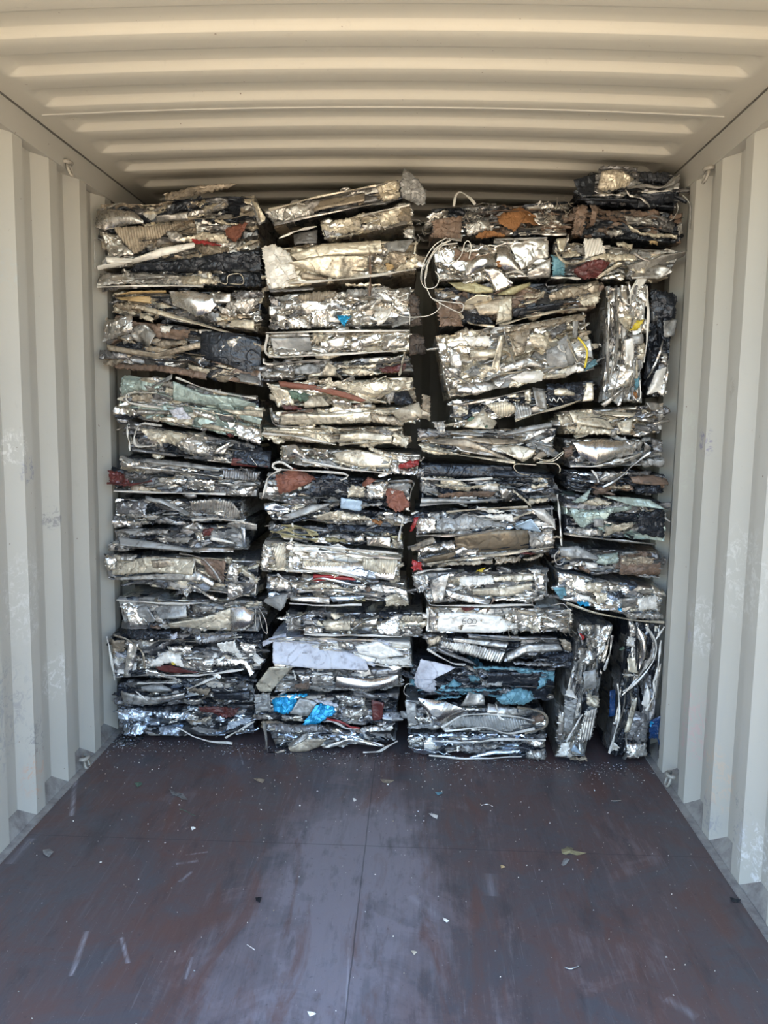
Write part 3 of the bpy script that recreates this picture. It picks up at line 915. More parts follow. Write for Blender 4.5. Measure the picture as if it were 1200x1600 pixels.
as.d 340,640 440,590 540,570 / 350,720 450,690 560,650
as.d 550,540 610,530 700,700/ 540,640 590,690 720,720
al.s 620,520 790,490 870,500/ 700,690 800,620 870,610
am.s 730,700 880,610/ 750,740 880,730
gy.s 530,485 860,480/ 540,500 860,495
as.s 460,680 560,680 650,770/ 500,740 540,820 620,790
br 280,560 420,580/ 280,620 400,640
am 180,700 360,720/ 190,750 360,750
wh~ 600,710 680,695 740,730
or 545,630 570,620/550,670 575,665
X 180 520 340 700 18 al
B c3c | 678,448 946,439 930,481 690,511 | -.08 | be3 br2 cr1 ad4 dk3 | brown and tan bale in the third stack, longer than its neighbours
@a3
yb.s 240,760 400,760 520,800/ 300,810 420,835 520,830
yb.s 540,840 640,790 760,760/ 560,845 650,840 760,780
cr.s 350,880 420,840 510,850/ 340,900 420,900 510,880
be.s 400,900 580,860 / 440,970 590,960
cr.s 560,870 640,850 / 540,1030 640,1000
be 870,830 1000,790 1190,760/ 880,880 1000,860 1180,830
cr 1050,860 1190,820/ 1090,920 1180,890
dk.s 640,930 960,890/ 650,980 960,930
cr~ 560,1035 750,980 960,940 1110,930
cr~ 680,910 800,870 840,820
br 170,880 310,880 / 190,1040 330,1040
dk 320,930 500,980/340,1020 530,1030
be 700,830 850,820/ 720,870 840,860
cr~ 310,960 380,1020 530,1040
B c3d | 680,525 917,486 930,577 700,624 | -.12 | cr4 am3 al3 be2 gy2 | largest bale of the third stack, full of mixed scrap with a yellow cable
@a3
be 540,1060 800,1010 1100,960/ 560,1080 800,1050 1090,1000
cr 750,1090 880,1070/ 745,1160 860,1180
be 610,1080 750,1060/ 660,1230 720,1200
gy.s 850,1190 960,1140 / 870,1320 990,1290
gy.s 920,1140 980,1090 / 990,1310 1060,1250
cr.s 380,1190 550,1180/ 380,1235 550,1235
cr.s 560,1100 600,1090/ 500,1350 550,1350
al 170,1120 230,1110/ 200,1280 250,1260
wh 330,1100 500,1100/ 380,1160 510,1170
al 240,1160 330,1200/ 260,1310 330,1300
wh.d 630,1360 720,1320 840,1320/ 680,1390 760,1395 830,1380
cr.s 850,1340 970,1330/ 860,1370 980,1360
wh 980,1310 1040,1280/ 980,1350 1050,1320
ye= 1050,1110 1090,1160 1105,1210 1090,1300
gy.s 1020,990 1060,970/ 1020,1110 1050,1110
al.s 1060,1050 1120,1010/1070,1070 1130,1020
am.s 560,1300 740,1220 840,1280/ 600,1330 740,1290 850,1300
ad 880,1070 980,1000/890,1120 980,1060
tl 1100,1280 1170,1240/1100,1320 1170,1280
cr~ 975,1090 1010,1180 1050,1260
am~ 590,1050 620,1180 660,1280
wh~ 930,1160 945,1190 975,1200
@b3
am.s 330,160 520,140 620,180/ 340,210 460,230 540,200
al 300,130 360,120/ 310,190 330,180
am 250,60 360,50/ 260,130 360,110
am~ 250,30 300,90 420,160
B c3e | 706,632 928,592 926,626 709,668 | -.08 | am3 al1 cr2 dk4 ad2 | slanted third stack bale with a white slat in a dark hollow and a green patch
@b3
cr.r 520,290 640,260 700,300/ 570,340 630,370 700,340
am.r 700,270 800,290/ 700,390 800,360
cr.s 440,350 520,310 590,400/ 380,430 450,440 560,440
gn 410,370 480,360/ 400,420 480,430
dk 900,160 1130,150/ 900,290 1130,270
cr.s 905,190 1095,180 / 910,230 1095,235
am.s 810,180 890,190/ 830,300 900,320
cr.s 1150,150 1190,150/ 1120,270 1190,260
cr~ 700,390 850,340 1000,300 1110,260
am~ 350,290 600,240 760,200
al 320,400 400,380/ 320,430 380,430
al= 910,250 930,270 940,245 960,275 975,245 1000,275
cr.s 760,200 800,190/ 760,260 800,270
gn 490,420 540,410/490,440 540,435
am 300,250 400,260/310,290 420,290
B c3f | 654,673 870,668 862,716 660,704 | -.14 | be3 am2 gy3 ad4 dk2 | third stack bale of flat stacked sheets ending in folded hooks at right
@b3
cr 100,530 200,560 330,590/ 120,580 200,605 350,600
be.s 150,500 400,500 700,640/ 170,530 420,560 650,640
cr.s 580,550 700,540 830,570/ 650,600 750,650 800,620
be.s 380,490 560,500 740,510/ 420,520 580,540 700,530
gy.s 620,470 800,420 930,400/ 640,480 820,450 930,430
gy.s 800,520 940,540/ 820,530 920,555
cr= 830,620 880,635 930,630 970,600 1000,580 990,600 940,640 850,645
cr= 830,650 900,655 960,660 980,690 975,715
cr= 830,665 700,660 695,690 730,720 790,730
am 180,400 260,390/ 230,480 270,490
ad 90,440 300,460/100,500 300,480
am.s 320,540 560,590/ 350,580 600,620
gy.s 150,440 500,470/150,460 500,490
cr~ 120,560 330,600 700,650
B c3g | 657,722 868,742 878,784 655,788 | -.06 | gy2 ad3 cr1 dk5 | dark third stack bale with cream ridges and a bright bent edge at right
@b3
dk.s 130,655 680,670/ 130,735 680,745
dk.s 560,680 950,730/560,740 940,750
wh~ 110,750 300,760 560,750
wh 110,740 200,745/120,760 200,760
cr 200,790 400,800 600,780/ 240,810 400,820 600,800
wh 470,790 580,770/ 490,820 600,830
br 210,850 400,830 580,830/ 220,870 400,870 560,870
gy~ 105,915 400,900 620,880
gy.s 110,870 400,880/110,910 400,900
cr 680,810 790,900/ 690,840 800,930
al 880,830 980,850/ 900,850 960,860
wh~ 965,850 975,950 990,1170
am 600,800 680,820/ 620,900 680,900
cr 800,790 900,780/810,820 900,800
cr 780,880 900,870/790,910 900,900
B c3h | 648,801 868,790 869,828 648,838 | -.10 | am3 ab1 wh1 gy3 ad3 dk1 | third stack bale with white scraps at its upper right and a grey mesh sheet
@b3
al 80,1010 200,990/ 100,1090 200,1080
gy 210,1000 400,980 650,1030/ 200,1090 400,1070 640,1050
wh 510,980 680,970/ 520,1000 690,1020
wh.d 800,940 880,940 950,1010/ 850,1000 900,1030 950,1050
pb.s 700,1040 800,1000 860,1080/ 690,1055 780,1080 850,1090
cr~ 270,960 500,940 780,930
cr~ 680,1010 740,980 800,960
rd 70,1000 100,990/ 40,1080 60,1080
am~ 80,1110 400,1100 640,1060
am 870,1060 940,1060/870,1090 940,1080
B c3i | 650,849 864,832 866,862 650,888 | -.09 | am3 be2 al1 ad3 dk1 | third stack bale with a long flat brown plate
@b3
bp.s 320,1120 560,1070 780,1070/ 330,1230 560,1210 790,1190
bp.s 110,1250 330,1210 / 140,1280 330,1260
al 110,1180 320,1140/ 110,1220 320,1190
am 780,1080 940,1070/ 800,1190 940,1170
cr~ 150,1285 600,1225 940,1180
cr 260,1280 560,1260 / 280,1300 560,1290
be 750,1260 880,1220/ 780,1270 870,1240
rd 50,1260 110,1280/ 60,1330 120,1320
be 570,1240 740,1240/ 580,1280 730,1280
mr 730,1210 830,1215/740,1225 820,1230
B c3j | 644,896 857,889 860,935 668,944 | -.08 | am3 cr1 al2 gy2 ad3 | third stack bale with a white perforated slab, above the scrawled plate
@c3
am.s 200,230 330,180/ 230,370 290,360
am 90,200 200,190 /130,310 190,280
wh 390,210 600,200 / 400,270 600,250
cr.s 470,280 680,270 850,240/ 480,320 690,330 850,300
al 850,180 920,190/ 870,300 910,290
am.s 300,280 400,310 590,350/ 330,340 450,370 570,375
wh~ 200,370 250,385 600,385 850,380
br~ 610,340 580,390 560,430
ye 500,165 550,155/ 500,180 540,175
wh 830,160 900,165/840,180 900,190
al 600,340 850,330/610,360 840,345
cr 600,205 850,185/ 600,240 850,230
wh~ 110,185 200,165 340,155
B c3k | 667,948 896,951 895,989 667,989 | -.10 | al3 am3 wh1 be2 | third stack bale with a white plate scrawled with loops and shiny foil at right
@c3
wh.s 260,435 450,430 640,450 760,520/ 250,550 450,555 640,555 750,530
al 720,440 900,450/ 740,500 900,560
al 940,460 1010,470/1030,560 1080,560
cr 820,480 900,470/ 830,530 880,550
am= 960,380 1040,370 1080,430 1070,500
am= 840,340 850,380 900,400
wh~ 190,400 195,470 190,540
am 200,390 250,440/ 200,540 240,540
mr 400,400 480,395/ 410,420 480,415
dk' 432,462 415,470 410,490 420,500 435,492
dk' 455,465 443,475 442,492 456,500 468,490 466,472 455,465
dk' 482,468 472,480 474,495 488,500 498,488 494,472 482,468
X 640 430 1100 560 26 al
B c3l | 665,994 896,1000 892,1038 668,1022 | -.07 | ad5 am2 dk4 | dark third stack bale with wavy grey ridges
@c3
am.r 270,610 450,620 680,680/ 300,660 480,700 650,750
am.s 690,690 800,630 1020,620/ 690,740 820,680 1040,670
ad 720,740 1000,740/ 740,760 1000,770
be 1020,590 1090,610/1050,670 1100,680
wh~ 190,660 340,740 430,760
ad.s 250,640 480,740 / 260,680 500,760
am~ 450,580 700,600 900,590
ad.s 440,570 1000,580/ 460,600 1000,600
be 190,590 290,570/ 200,650 260,620
am.s 350,590 700,610/ 360,620 680,650
B c3m | 645,1039 868,1046 864,1096 637,1084 | -.11 | dk6 ad3 tl1 | dark third stack bale with peeling teal paint and a lilac-white sheet
@c3
la.s 150,720 270,750 370,775/ 105,850 180,880 260,830
la 110,850 245,850 /130,910 235,945
tl 320,890 350,850 400,880/ 320,895 360,895 400,890
tl 450,830 520,830/ 460,870 540,850
tl 260,915 450,905 660,910/260,925 450,920 660,920
tl 620,960 760,910 850,930/ 660,1010 780,1010 860,980
tl 480,770 720,775 980,800/480,782 720,790 980,812
tl 900,820 940,820/ 880,910 930,890
dk.s 570,800 900,800/ 560,900 900,890
tl 750,790 850,790/ 760,810 850,815
tl 240,960 400,950/250,975 400,965
am= 100,870 60,870 45,920 80,950
am~ 430,760 490,800 540,860
am 930,950 980,945/940,970 980,970
gy 520,850 660,860/540,890 660,895
B c3n | 633,1094 852,1110 852,1145 638,1141 | -.08 | am3 gy3 al1 ad3 dk2 | third stack bale with swooping grey ribbed folds, second from the floor
@c3
as.d 130,965 300,980 440,1040/ 180,1060 230,1130 290,1150
wh.r 190,1030 290,1010/ 220,1090 290,1080
am.s 450,920 550,920/ 400,1010 550,1010
gy.r 380,1080 600,1070 830,1110/ 320,1140 550,1160 700,1180
wh~ 280,1150 420,1070 640,1070 860,1100
wh~ 300,1170 540,1150 700,1185 860,1150
gy.s 50,980 120,1000/ 70,1120 130,1140
al 110,1070 200,1090/ 120,1120 220,1120
br 850,1080 920,1070/ 850,1130 920,1120
be~ 750,1020 880,1040 935,1080 920,1150 800,1185
al 290,1150 350,1150/300,1170 350,1180
am.s 570,1000 820,1040/560,1060 800,1080
wh~ 620,1000 640,1080 670,1100
B c3o | 636,1148 855,1147 855,1188 637,1172 | -.10 | ab2 am2 ad4 al1 dk2 | flat silvery-blue bottom bale of the third stack, on the floor
@c3
wh~ 210,1230 450,1240 640,1225 930,1225
ab 70,1260 230,1290 420,1340/ 120,1320 250,1330 420,1342
ab.s 450,1330 600,1290 770,1285/ 480,1350 620,1320 780,1310
ad 380,1250 560,1270/ 400,1300 560,1310
al 820,1220 930,1230/ 830,1270 930,1280
am 800,1300 930,1290/ 820,1350 930,1350
wh~ 200,1320 450,1340 780,1330
am 540,1260 640,1260/ 560,1290 640,1280
wh= 110,1200 130,1220 150,1205 170,1225
# ------------------------------------------------- fourth column
B c4a | 922,267 1064,272 1059,328 902,312 | -.12 | dk6 ad3 gy1 | dark topmost bale of the right stack, touching the ceiling
@a4
cr 420,230 450,120 560,100 700,170/ 440,250 520,250 620,230 660,200
dk.s 250,180 410,130/ 300,310 390,300
am~ 620,240 740,220 870,230 980,150
am~ 610,250 640,290 720,310 780,370
gy.s 880,220 960,140 1000,150/ 880,240 950,220 990,190
dk 700,110 930,130/ 720,190 900,200
dk.s 700,270 940,270/ 780,350 950,330
am~ 370,290 480,285 600,290
wh~ 720,270 850,262 950,265
dk.s 300,300 700,310/310,320 700,340
ad 440,80 700,90/450,110 700,120
gy= 1000,290 1040,340 1065,430 1070,530
B c4b | 896,322 1068,332 1066,380 897,369 | -.10 | dk5 br3 ad2 | dark brown right stack bale just below the topmost
@a4
br 280,350 350,360/ 240,560 310,570
br 420,430 570,440 640,480/ 430,445 570,460 640,500
cr 620,480 720,540 960,560/ 650,530 760,570 960,590
am 470,540 580,520/ 520,580 590,560
am 600,430 790,440/ 620,480 800,500
am= 960,350 965,400 930,460 910,470
am 980,480 1010,470/ 980,570 1010,550
ad 830,430 960,440/840,500 950,540
br 370,350 430,360/ 370,490 400,490
ob 780,600 840,610/ 790,625 840,630
am~ 620,480 700,470 800,430 900,470
B c4c | 865,373 1066,392 1044,434 863,433 | -.11 | cr2 am4 gy2 ad3 dk1 | right stack bale with a maroon patch and white ribbed panel, pointed at its right end
@a4
wh.r 320,590 440,580 / 330,720 470,690
cr 360,720 480,690 690,690/ 360,740 500,745 690,740
mr 240,800 370,740 510,750/ 260,830 330,870 410,860
cr.s 400,860 560,750 580,760/ 420,870 520,810 590,770
cr~ 120,670 170,740 250,765 330,740
cr.s 130,590 210,580/ 150,680 180,690
am.s 610,780 800,720 1060,670/ 640,800 760,840 1060,690
am.s 640,820 840,760 920,790/ 660,870 840,870 930,830
al 440,860 590,830/ 450,880 590,880
am~ 160,690 270,630
am~ 180,680 200,620 215,560
am~ 670,690 770,740 880,690
tl 100,700 190,730/ 110,840 190,840
cr 540,610 670,620/ 560,640 660,660
wh~ 90,860 200,862 300,870
wh~ 780,690 860,690
wh.s 700,850 780,840 / 630,1000 660,1050
am 250,650 330,640/280,690 330,700
B c4v | 948,447 1010,444 1003,629 940,629 | -.13 | al3 am3 ad2 gy2 | bale standing on end in the right stack with a yellow tag
@a4
wh~ 590,1000 640,1050 650,960 700,860
al 560,1000 640,1080/ 560,1100 640,1110
cr 560,1140 660,1110 / 590,1200 650,1240
ye 700,1150 745,1160/ 640,1230 700,1220
am 700,940 760,920/ 700,1000 760,1030
wh.s 610,1290 680,1280/ 610,1450 670,1450
cr 700,1330 750,1310/ 700,1420 740,1440
al 560,1460 670,1460/ 540,1590 650,1590
am~ 500,1000 490,1300 490,1590
am~ 550,1000 560,1200 540,1400 500,1590
wh~ 760,920 770,1150 740,1450
cr~ 690,1430 690,1560
gy.s 650,1260 740,1250/ 660,1330 740,1320
@b4
al 530,100 700,60/ 520,250 690,200
tl 710,150 750,130/ 720,240 750,220
or 700,250 740,240/ 710,290 735,290
wh= 750,160 755,290 725,305 700,270
am.s 470,335 640,205/ 500,360 650,225
am~ 600,60 580,180 540,280
B c4w | 1016,458 1054,458 1041,620 1009,620 | -.07 | dk5 ad3 | dark narrow bale on end between the upright bale and the right wall
@a4
gy.s 870,1160 970,1150/ 880,1280 960,1260
dk 790,940 950,960/ 800,1150 960,1140
am 870,1370 910,1380/ 860,1450 900,1480
am~ 870,1300 830,1440 760,1560
@b4
wh.d 870,90 950,60/ 800,270 930,230
al 900,100 960,100/ 880,260 940,270
am~ 960,40 950,150 930,280
B c4d | 876,641 1037,630 1034,679 881,680 | -.11 | cr3 am3 ad3 be1 | cream folded right stack bale just under the upright ones
@b4
cr.s 230,390 500,420/ 270,480 560,520
cr 290,480 540,530/ 270,550 540,560
cr.s 420,385 560,390 720,400/ 470,410 600,430 700,430
cr.s 580,470 710,440/ 620,550 680,550
am 720,430 860,440/ 730,460 860,470
am.s 790,320 900,330/ 830,380 890,390
am 880,380 930,350/ 890,470 920,460
ad.s 700,480 850,500/ 720,520 850,550
cr= 230,480 215,510 240,530 265,520
cr= 290,430 320,440 360,435
cr 760,370 820,390/ 770,400 820,405
cr 150,420 250,400/170,500 260,490
B c4e | 880,685 1037,686 1035,729 889,730 | -.10 | am2 ad4 gy2 dk2 | right stack bale with a large smooth shiny dented dome
@b4
as.d 260,620 480,590 760,620/ 300,700 430,790 700,700
wh~ 240,790 450,790 740,710
am 640,600 780,610/ 690,660 760,680
br 190,660 260,640/ 200,730 260,720
gy 800,740 930,740/ 830,790 930,800
am.s 780,610 830,650/ 790,700 830,690
am~ 830,690 700,790 600,880 480,950
ad 840,590 920,600/ 850,690 920,690
am~ 480,780 620,770 760,700
B c4f | 886,735 1044,740 1040,771 886,768 | -.09 | dk4 ad4 br1 | dark right stack bale beneath the dented dome
@b4
ab 240,830 400,850/ 260,850 420,870
ab~ 250,890 340,900 430,905
am 440,900 500,840 650,830/ 460,915 560,900 680,850
br.s 680,870 860,860 960,890/ 700,920 860,930 970,930
be 530,940 680,930/ 560,960 680,965
dk 720,940 900,930/ 720,1000 920,990
ad 660,840 840,830/ 680,860 830,860
wh~ 400,820 430,860 450,910
dk 250,910 420,920/260,940 420,950
B c4g | 880,772 1042,785 1041,847 883,835 | -.12 | mn2 ad4 dk3 am1 | right stack bale with pale mint crumpled sheets and a long pointed spike
@b4
mn 240,1100 440,1120 560,1090/ 280,1200 330,1250 500,1190
mn 350,990 400,950/ 260,1060 350,1060
mn.s 480,1010 640,1020 830,1040 950,1110/ 560,1040 700,1085 850,1100 950,1112
cr 340,1060 430,1020 540,1060/ 350,1080 450,1080 540,1080
cr 490,1240 700,1200/ 490,1310 700,1250
dk 740,1130 940,1120/ 740,1290 940,1330
mn 560,1100 700,1080/ 570,1140 690,1120
am 220,1240 480,1260/ 240,1300 480,1310
am~ 190,1285 500,1330 870,1365
gy.s 410,1180 490,1180/ 420,1240 490,1240
be 800,1110 860,1110/800,1130 850,1120
B c4h | 872,855 1034,862 1033,906 872,888 | -.09 | br3 be1 gy2 ad3 dk1 | right stack bale with a brown crumpled end, a wire loop at its left
@b4
gy.s 160,1390 300,1380 450,1460/ 180,1460 300,1470 440,1480
mn 450,1450 600,1430/ 440,1520 590,1510
wh.s 350,1500 440,1510/ 370,1550 440,1540
br 610,1450 760,1440 910,1470/ 600,1590 760,1600 910,1590
am= 160,1400 120,1450 140,1510 180,1500 190,1460
al 260,1490 340,1490/ 270,1530 350,1530
al 190,1520 260,1510/200,1560 260,1550
be 700,1460 850,1460/ 690,1520 840,1520
@c4
be 640,90 800,100/ 640,160 800,170
B c4i | 872,894 1042,921 1041,974 872,936 | -.12 | al5 am2 ab2 ad2 | brightest foil bale in the right stack with small blue scraps
@c4
cr 380,280 510,280/ 400,340 500,350
cr 450,350 540,350/ 470,430 540,420
wh 760,390 900,370/ 770,480 900,470
al 240,210 380,240/ 260,330 390,360
bl 330,410 420,420/ 340,440 410,450
wh.s 340,360 430,380/ 350,400 420,410
tl.s 150,310 240,310/ 210,400 260,380
am.s 640,390 750,380/ 640,470 750,470
al 560,280 700,310/ 560,340 700,370
dk 600,340 650,330/ 620,390 660,380
bl 610,465 650,460/ 620,485 650,480
cr~ 250,420 450,490 700,540 950,560
al 860,290 970,350/ 880,360 960,380
am 650,490 940,500/700,540 950,545
al 450,420 620,440/460,470 620,480
B c4x | 906,975 958,977 917,1186 868,1184 | -.12 | am3 gy3 al2 ad3 dk1 | left one of the two bales standing on end on the floor
@c4
wh 270,1010 330,1090/ 240,1080 320,1110
gy.s 370,920 465,900/ 380,1050 470,1040
cr 400,1080 490,1100/ 410,1160 480,1170
gy 240,1120 330,1110/ 230,1360 300,1340
wh~ 250,1415 310,1310 370,1220
am.r 390,1200 480,1170/ 320,1420 430,1400
pb.s 290,1440 310,1430 / 290,1490 370,1520
wh 220,1430 280,1420/ 180,1530 260,1520
am 340,740 440,760/ 340,880 460,850
al 350,570 410,580/ 350,620 400,610
al 520,590 590,590/ 470,740 530,720
rd 355,650 385,660/ 360,690 380,690
am~ 580,650 560,800 520,900
al 380,640 440,660/400,690 450,680
am 320,930 370,940/ 320,1000 370,1000
be 280,1530 400,1530/ 285,1550 400,1550
am 200,1200 240,1200/ 180,1420 220,1420
B c4y | 983,970 1039,977 1020,1185 950,1182 | -.11 | am2 al2 ad3 dk4 | upright bale beside the right wall with bundled curved strips, standing on the floor
@c4
as.d 760,590 830,660/ 770,900 830,800
wh 690,670 745,680/ 680,730 740,740
cr.s 690,820 750,810/ 690,910 765,930
wh~ 820,590 890,700 880,820 800,940 660,1060
am~ 870,700 860,800 790,920 650,1080
wh~ 950,590 920,640 890,680
wh~ 880,990 870,1100 820,1190
wh.d 830,1010 860,1060/ 790,1150 840,1180
cr.s 720,1150 780,1090/ 660,1340 700,1340
wh~ 620,1000 630,1200 600,1350 560,1500
dk~ 700,1110 660,1250 600,1420
ad 740,1200 830,1220/ 680,1400 830,1420
al 680,1430 830,1430/ 690,1530 830,1530
gn 640,740 670,740/ 640,765 670,765
wh 580,1400 620,1440/ 590,1490 620,1490
wh~ 930,690 900,900 870,1000
am.s 890,900 930,850/ 880,1100 910,1110
nb 850,1270 940,1210/ 850,1400 920,1400
nb~ 900,1380 930,1450 960,1530
nb.s 560,1050 610,1050/ 560,1240 600,1230
wh~ 650,930 700,938 760,940
bl 850,1270 880,1270/850,1310 880,1310
am~ 840,620 880,720 860,820 780,930
'''

# ================================================================ THE BALES
LEFT_LIMIT, RIGHT_LIMIT = -1.155, 1.155
CROPS = {'a1': (120,250,3.75), 'a2': (390,250,4.0), 'a3': (640,250,4.0), 'a4': (840,240,4.444),
         'b1': (140,560,4.0), 'b2': (390,560,4.0), 'b3': (630,560,4.0), 'b4': (840,560,4.704),
         'c1': (140,850,4.0), 'c2': (390,850,4.0), 'c3': (620,850,4.0), 'c4': (830,850,4.572)}

def vor(P, seeds, scale):
    """nearest seed for every point, in a stretched metric"""
    S = seeds/scale; Q = P/scale
    d = (Q**2).sum(1)[:, None] - 2*Q@S.T + (S**2).sum(1)[None]
    i = d.argmin(1)
    d2 = np.sort(d, axis=1)[:, :2]
    return i, np.sqrt(np.maximum(d2[:, 1], 0))-np.sqrt(np.maximum(d2[:, 0], 0))

def warp(P, rng, amp, freq):
    out = np.zeros_like(P)
    for k in range(3):
        for _ in range(3):
            n = rng.normal(size=3)*freq; ph = rng.uniform(0, 6.28)
            out[:, k] += np.sin(P@n+ph)*amp/2
    return out

def body_mesh(rng, quad, Y, depth, pal, vertical):
    """A pressed block of scrap: closed box grid, its faces broken into stretched facets that step in and out like
    the ends of folded sheets.  quad = TL, TR, BR, BL as (x, z)."""
    TL, TR, BR, BL = [np.array(q) for q in quad]
    wd = max(np.linalg.norm(TR-TL), np.linalg.norm(BR-BL)); ht = max(np.linalg.norm(TL-BL), np.linalg.norm(TR-BR))
    st = 0.0046
    nu = max(8, int(wd/st)); nv = max(6, int(ht/st)); nd_ = 12
    us = np.linspace(0, 1, nu); vs = np.linspace(0, 1, nv); ds = np.linspace(0, 1, nd_)**1.7
    idx = {}; P = []; N = []
    def vid(i, j, k):
        key = (i, j, k)
        if key not in idx:
            idx[key] = len(P)
            u, v, d = us[i], vs[j], ds[k]
            p = (BL*(1-u)+BR*u)*(1-v) + (TL*(1-u)+TR*u)*v
            P.append((p[0], Y+d*depth, p[1]))
            n = [0., 0., 0.]
            if k == 0: n[1] -= 1
            if i == 0: n[0] -= 1
            if i == nu-1: n[0] += 1
            if j == 0: n[2] -= 1
            if j == nv-1: n[2] += 1
            N.append(n)
        return idx[key]
    F = []
    for i in range(nu-1):
        for j in range(nv-1): F.append((vid(i,j,0), vid(i+1,j,0), vid(i+1,j+1,0), vid(i,j+1,0)))
    for k in range(nd_-1):
        for i in range(nu-1):
            F.append((vid(i,nv-1,k), vid(i+1,nv-1,k), vid(i+1,nv-1,k+1), vid(i,nv-1,k+1)))
            F.append((vid(i,0,k), vid(i,0,k+1), vid(i+1,0,k+1), vid(i+1,0,k)))
        for j in range(nv-1):
            F.append((vid(0,j,k), vid(0,j+1,k), vid(0,j+1,k+1), vid(0,j,k+1)))
            F.append((vid(nu-1,j,k), vid(nu-1,j,k+1), vid(nu-1,j+1,k+1), vid(nu-1,j+1,k)))
    back = [vid(i,0,nd_-1) for i in range(nu)] + [vid(nu-1,j,nd_-1) for j in range(1,nv)] + [vid(i,nv-1,nd_-1) for i in range(nu-2,-1,-1)] + [vid(0,j,nd_-1) for j in range(nv-2,0,-1)]
    P = np.array(P); N = np.array(N); N /= np.maximum(np.linalg.norm(N, axis=1, keepdims=True), 1e-9)
    ctr = P.mean(0); Q = P-ctr
    if vertical: Q = Q[:, [2, 1, 0]]
    L, H = max(wd, ht), min(wd, ht)
    Qw = Q + warp(Q, rng, 0.010, 22) + warp(Q, rng, 0.004, 70)
    # big stretched facets
    n1 = int(14+L*H*420)
    lo, hi = Q.min(0)-0.02, Q.max(0)+0.02
    s1 = rng.uniform(lo, hi, size=(n1, 3)); s1[:, 1] = lo[1]+(s1[:, 1]-lo[1])*rng.uniform(0, 1, n1)**1.5
    ang = rng.normal(0, 0.12); ca, sa = math.cos(ang), math.sin(ang)
    Qr = Qw.copy(); Qr[:, 0] = ca*Qw[:, 0]+sa*Qw[:, 2]; Qr[:, 2] = -sa*Qw[:, 0]+ca*Qw[:, 2]
    i1, e1 = vor(Qr, s1, np.array([0.075, 0.10, 0.022]))
    base = rng.uniform(-0.030, 0.004, n1); gz = rng.normal(0, 0.75, n1); gx = rng.normal(0, 0.28, n1)
    rel = Qr - s1[i1]
    h = base[i1] + np.clip(gz[i1]*rel[:, 2], -0.016, 0.016) + np.clip(gx[i1]*rel[:, 0], -0.016, 0.016)
    # small crumple
    n2 = 260
    s2 = rng.uniform(lo, hi, size=(n2, 3)); s2[:, 1] *= 0.35; s2[:, 1] += lo[1]*0.65
    i2, e2 = vor(Qw, s2, np.array([0.030, 0.06, 0.012]))
    g2 = rng.normal(0, 0.5, (n2, 2)); b2 = rng.uniform(-0.006, 0.003, n2)
    r2 = Qw - s2[i2]
    h += b2[i2] + np.clip(g2[i2, 0]*r2[:, 2]+g2[i2, 1]*0.5*r2[:, 0], -0.006, 0.006)
    # creases that run across the facets
    for _ in range(7):
        a = rng.normal(0, 0.5); n = np.array([math.sin(a), 0, math.cos(a)]); f = rng.uniform(25, 90)
        t_ = (Qw@n)*f+rng.uniform(0, 6)
        h += 0.0016*np.abs(((t_/PI) % 2)-1)
    h = np.clip(h, -0.038, 0.007)
    edge = (np.abs(N).sum(1) > 1.01)
    side = (N[:, 1] > -0.5) & ~edge
    h = np.where(edge, np.clip(h*0.55-0.002, -0.014, 0.0), h)
    h = np.where(side, np.clip(h*0.45-0.002, -0.016, -0.001), h)
    # fade at the back so that the block stays closed
    P = P + N*h[:, None]
    P[:, 0] = np.clip(P[:, 0], LEFT_LIMIT, RIGHT_LIMIT)
    P[:, 2] = np.clip(P[:, 2], 0.001, 2.385)
    # one material for each facet
    mats, wts = zip(*pal); wts = np.array(wts, float); wts /= wts.sum()
    cm = rng.choice(len(mats), size=n1, p=wts)
    Farr = np.array(F)
    fc = i1[Farr[:, 0]]
    mi = cm[fc]
    c2 = rng.choice(len(mats), size=n2, p=wts); swap = rng.uniform(size=n2) < 0.30
    f2 = i2[Farr[:, 0]]
    mi = np.where(swap[f2], c2[f2], mi)
    # close the block with its back face
    F = F + [tuple(back[::-1])]
    mi = np.append(mi, 0)
    return P, F, mi, [M[k] for k in mats]

def crumple_field(rng, p, amp, n=8, smooth=0.0):
    """piecewise flat creases, like folded foil; p = (x, z) in metres"""
    c = p.mean(0); ext = max(np.ptp(p[:, 0]), np.ptp(p[:, 1]), 0.02)
    h = np.zeros(len(p))
    for k in range(n):
        a = rng.uniform(0, PI); nn = np.array([math.cos(a), math.sin(a)])
        off = rng.uniform(-0.45, 0.45)*ext
        s = ((p-c)@nn)-off
        h += rng.choice([-1, 1])*np.sqrt(s*s+(smooth*0.010)**2)*rng.uniform(0.3, 1)
    A = np.c_[np.ones(len(p)), p-c]
    h -= A@np.linalg.lstsq(A, h, rcond=None)[0]
    m = np.abs(h).max()+1e-9
    return h/m*amp

def lerp_line(T, u):
    T = np.array(T, float)
    d = np.r_[0, np.cumsum(np.linalg.norm(np.diff(T, axis=0), axis=1))]
    d /= max(d[-1], 1e-9)
    # gentle rounding of the corners of the outline
    return np.c_[np.interp(u, d, T[:, 0]), np.interp(u, d, T[:, 1])]

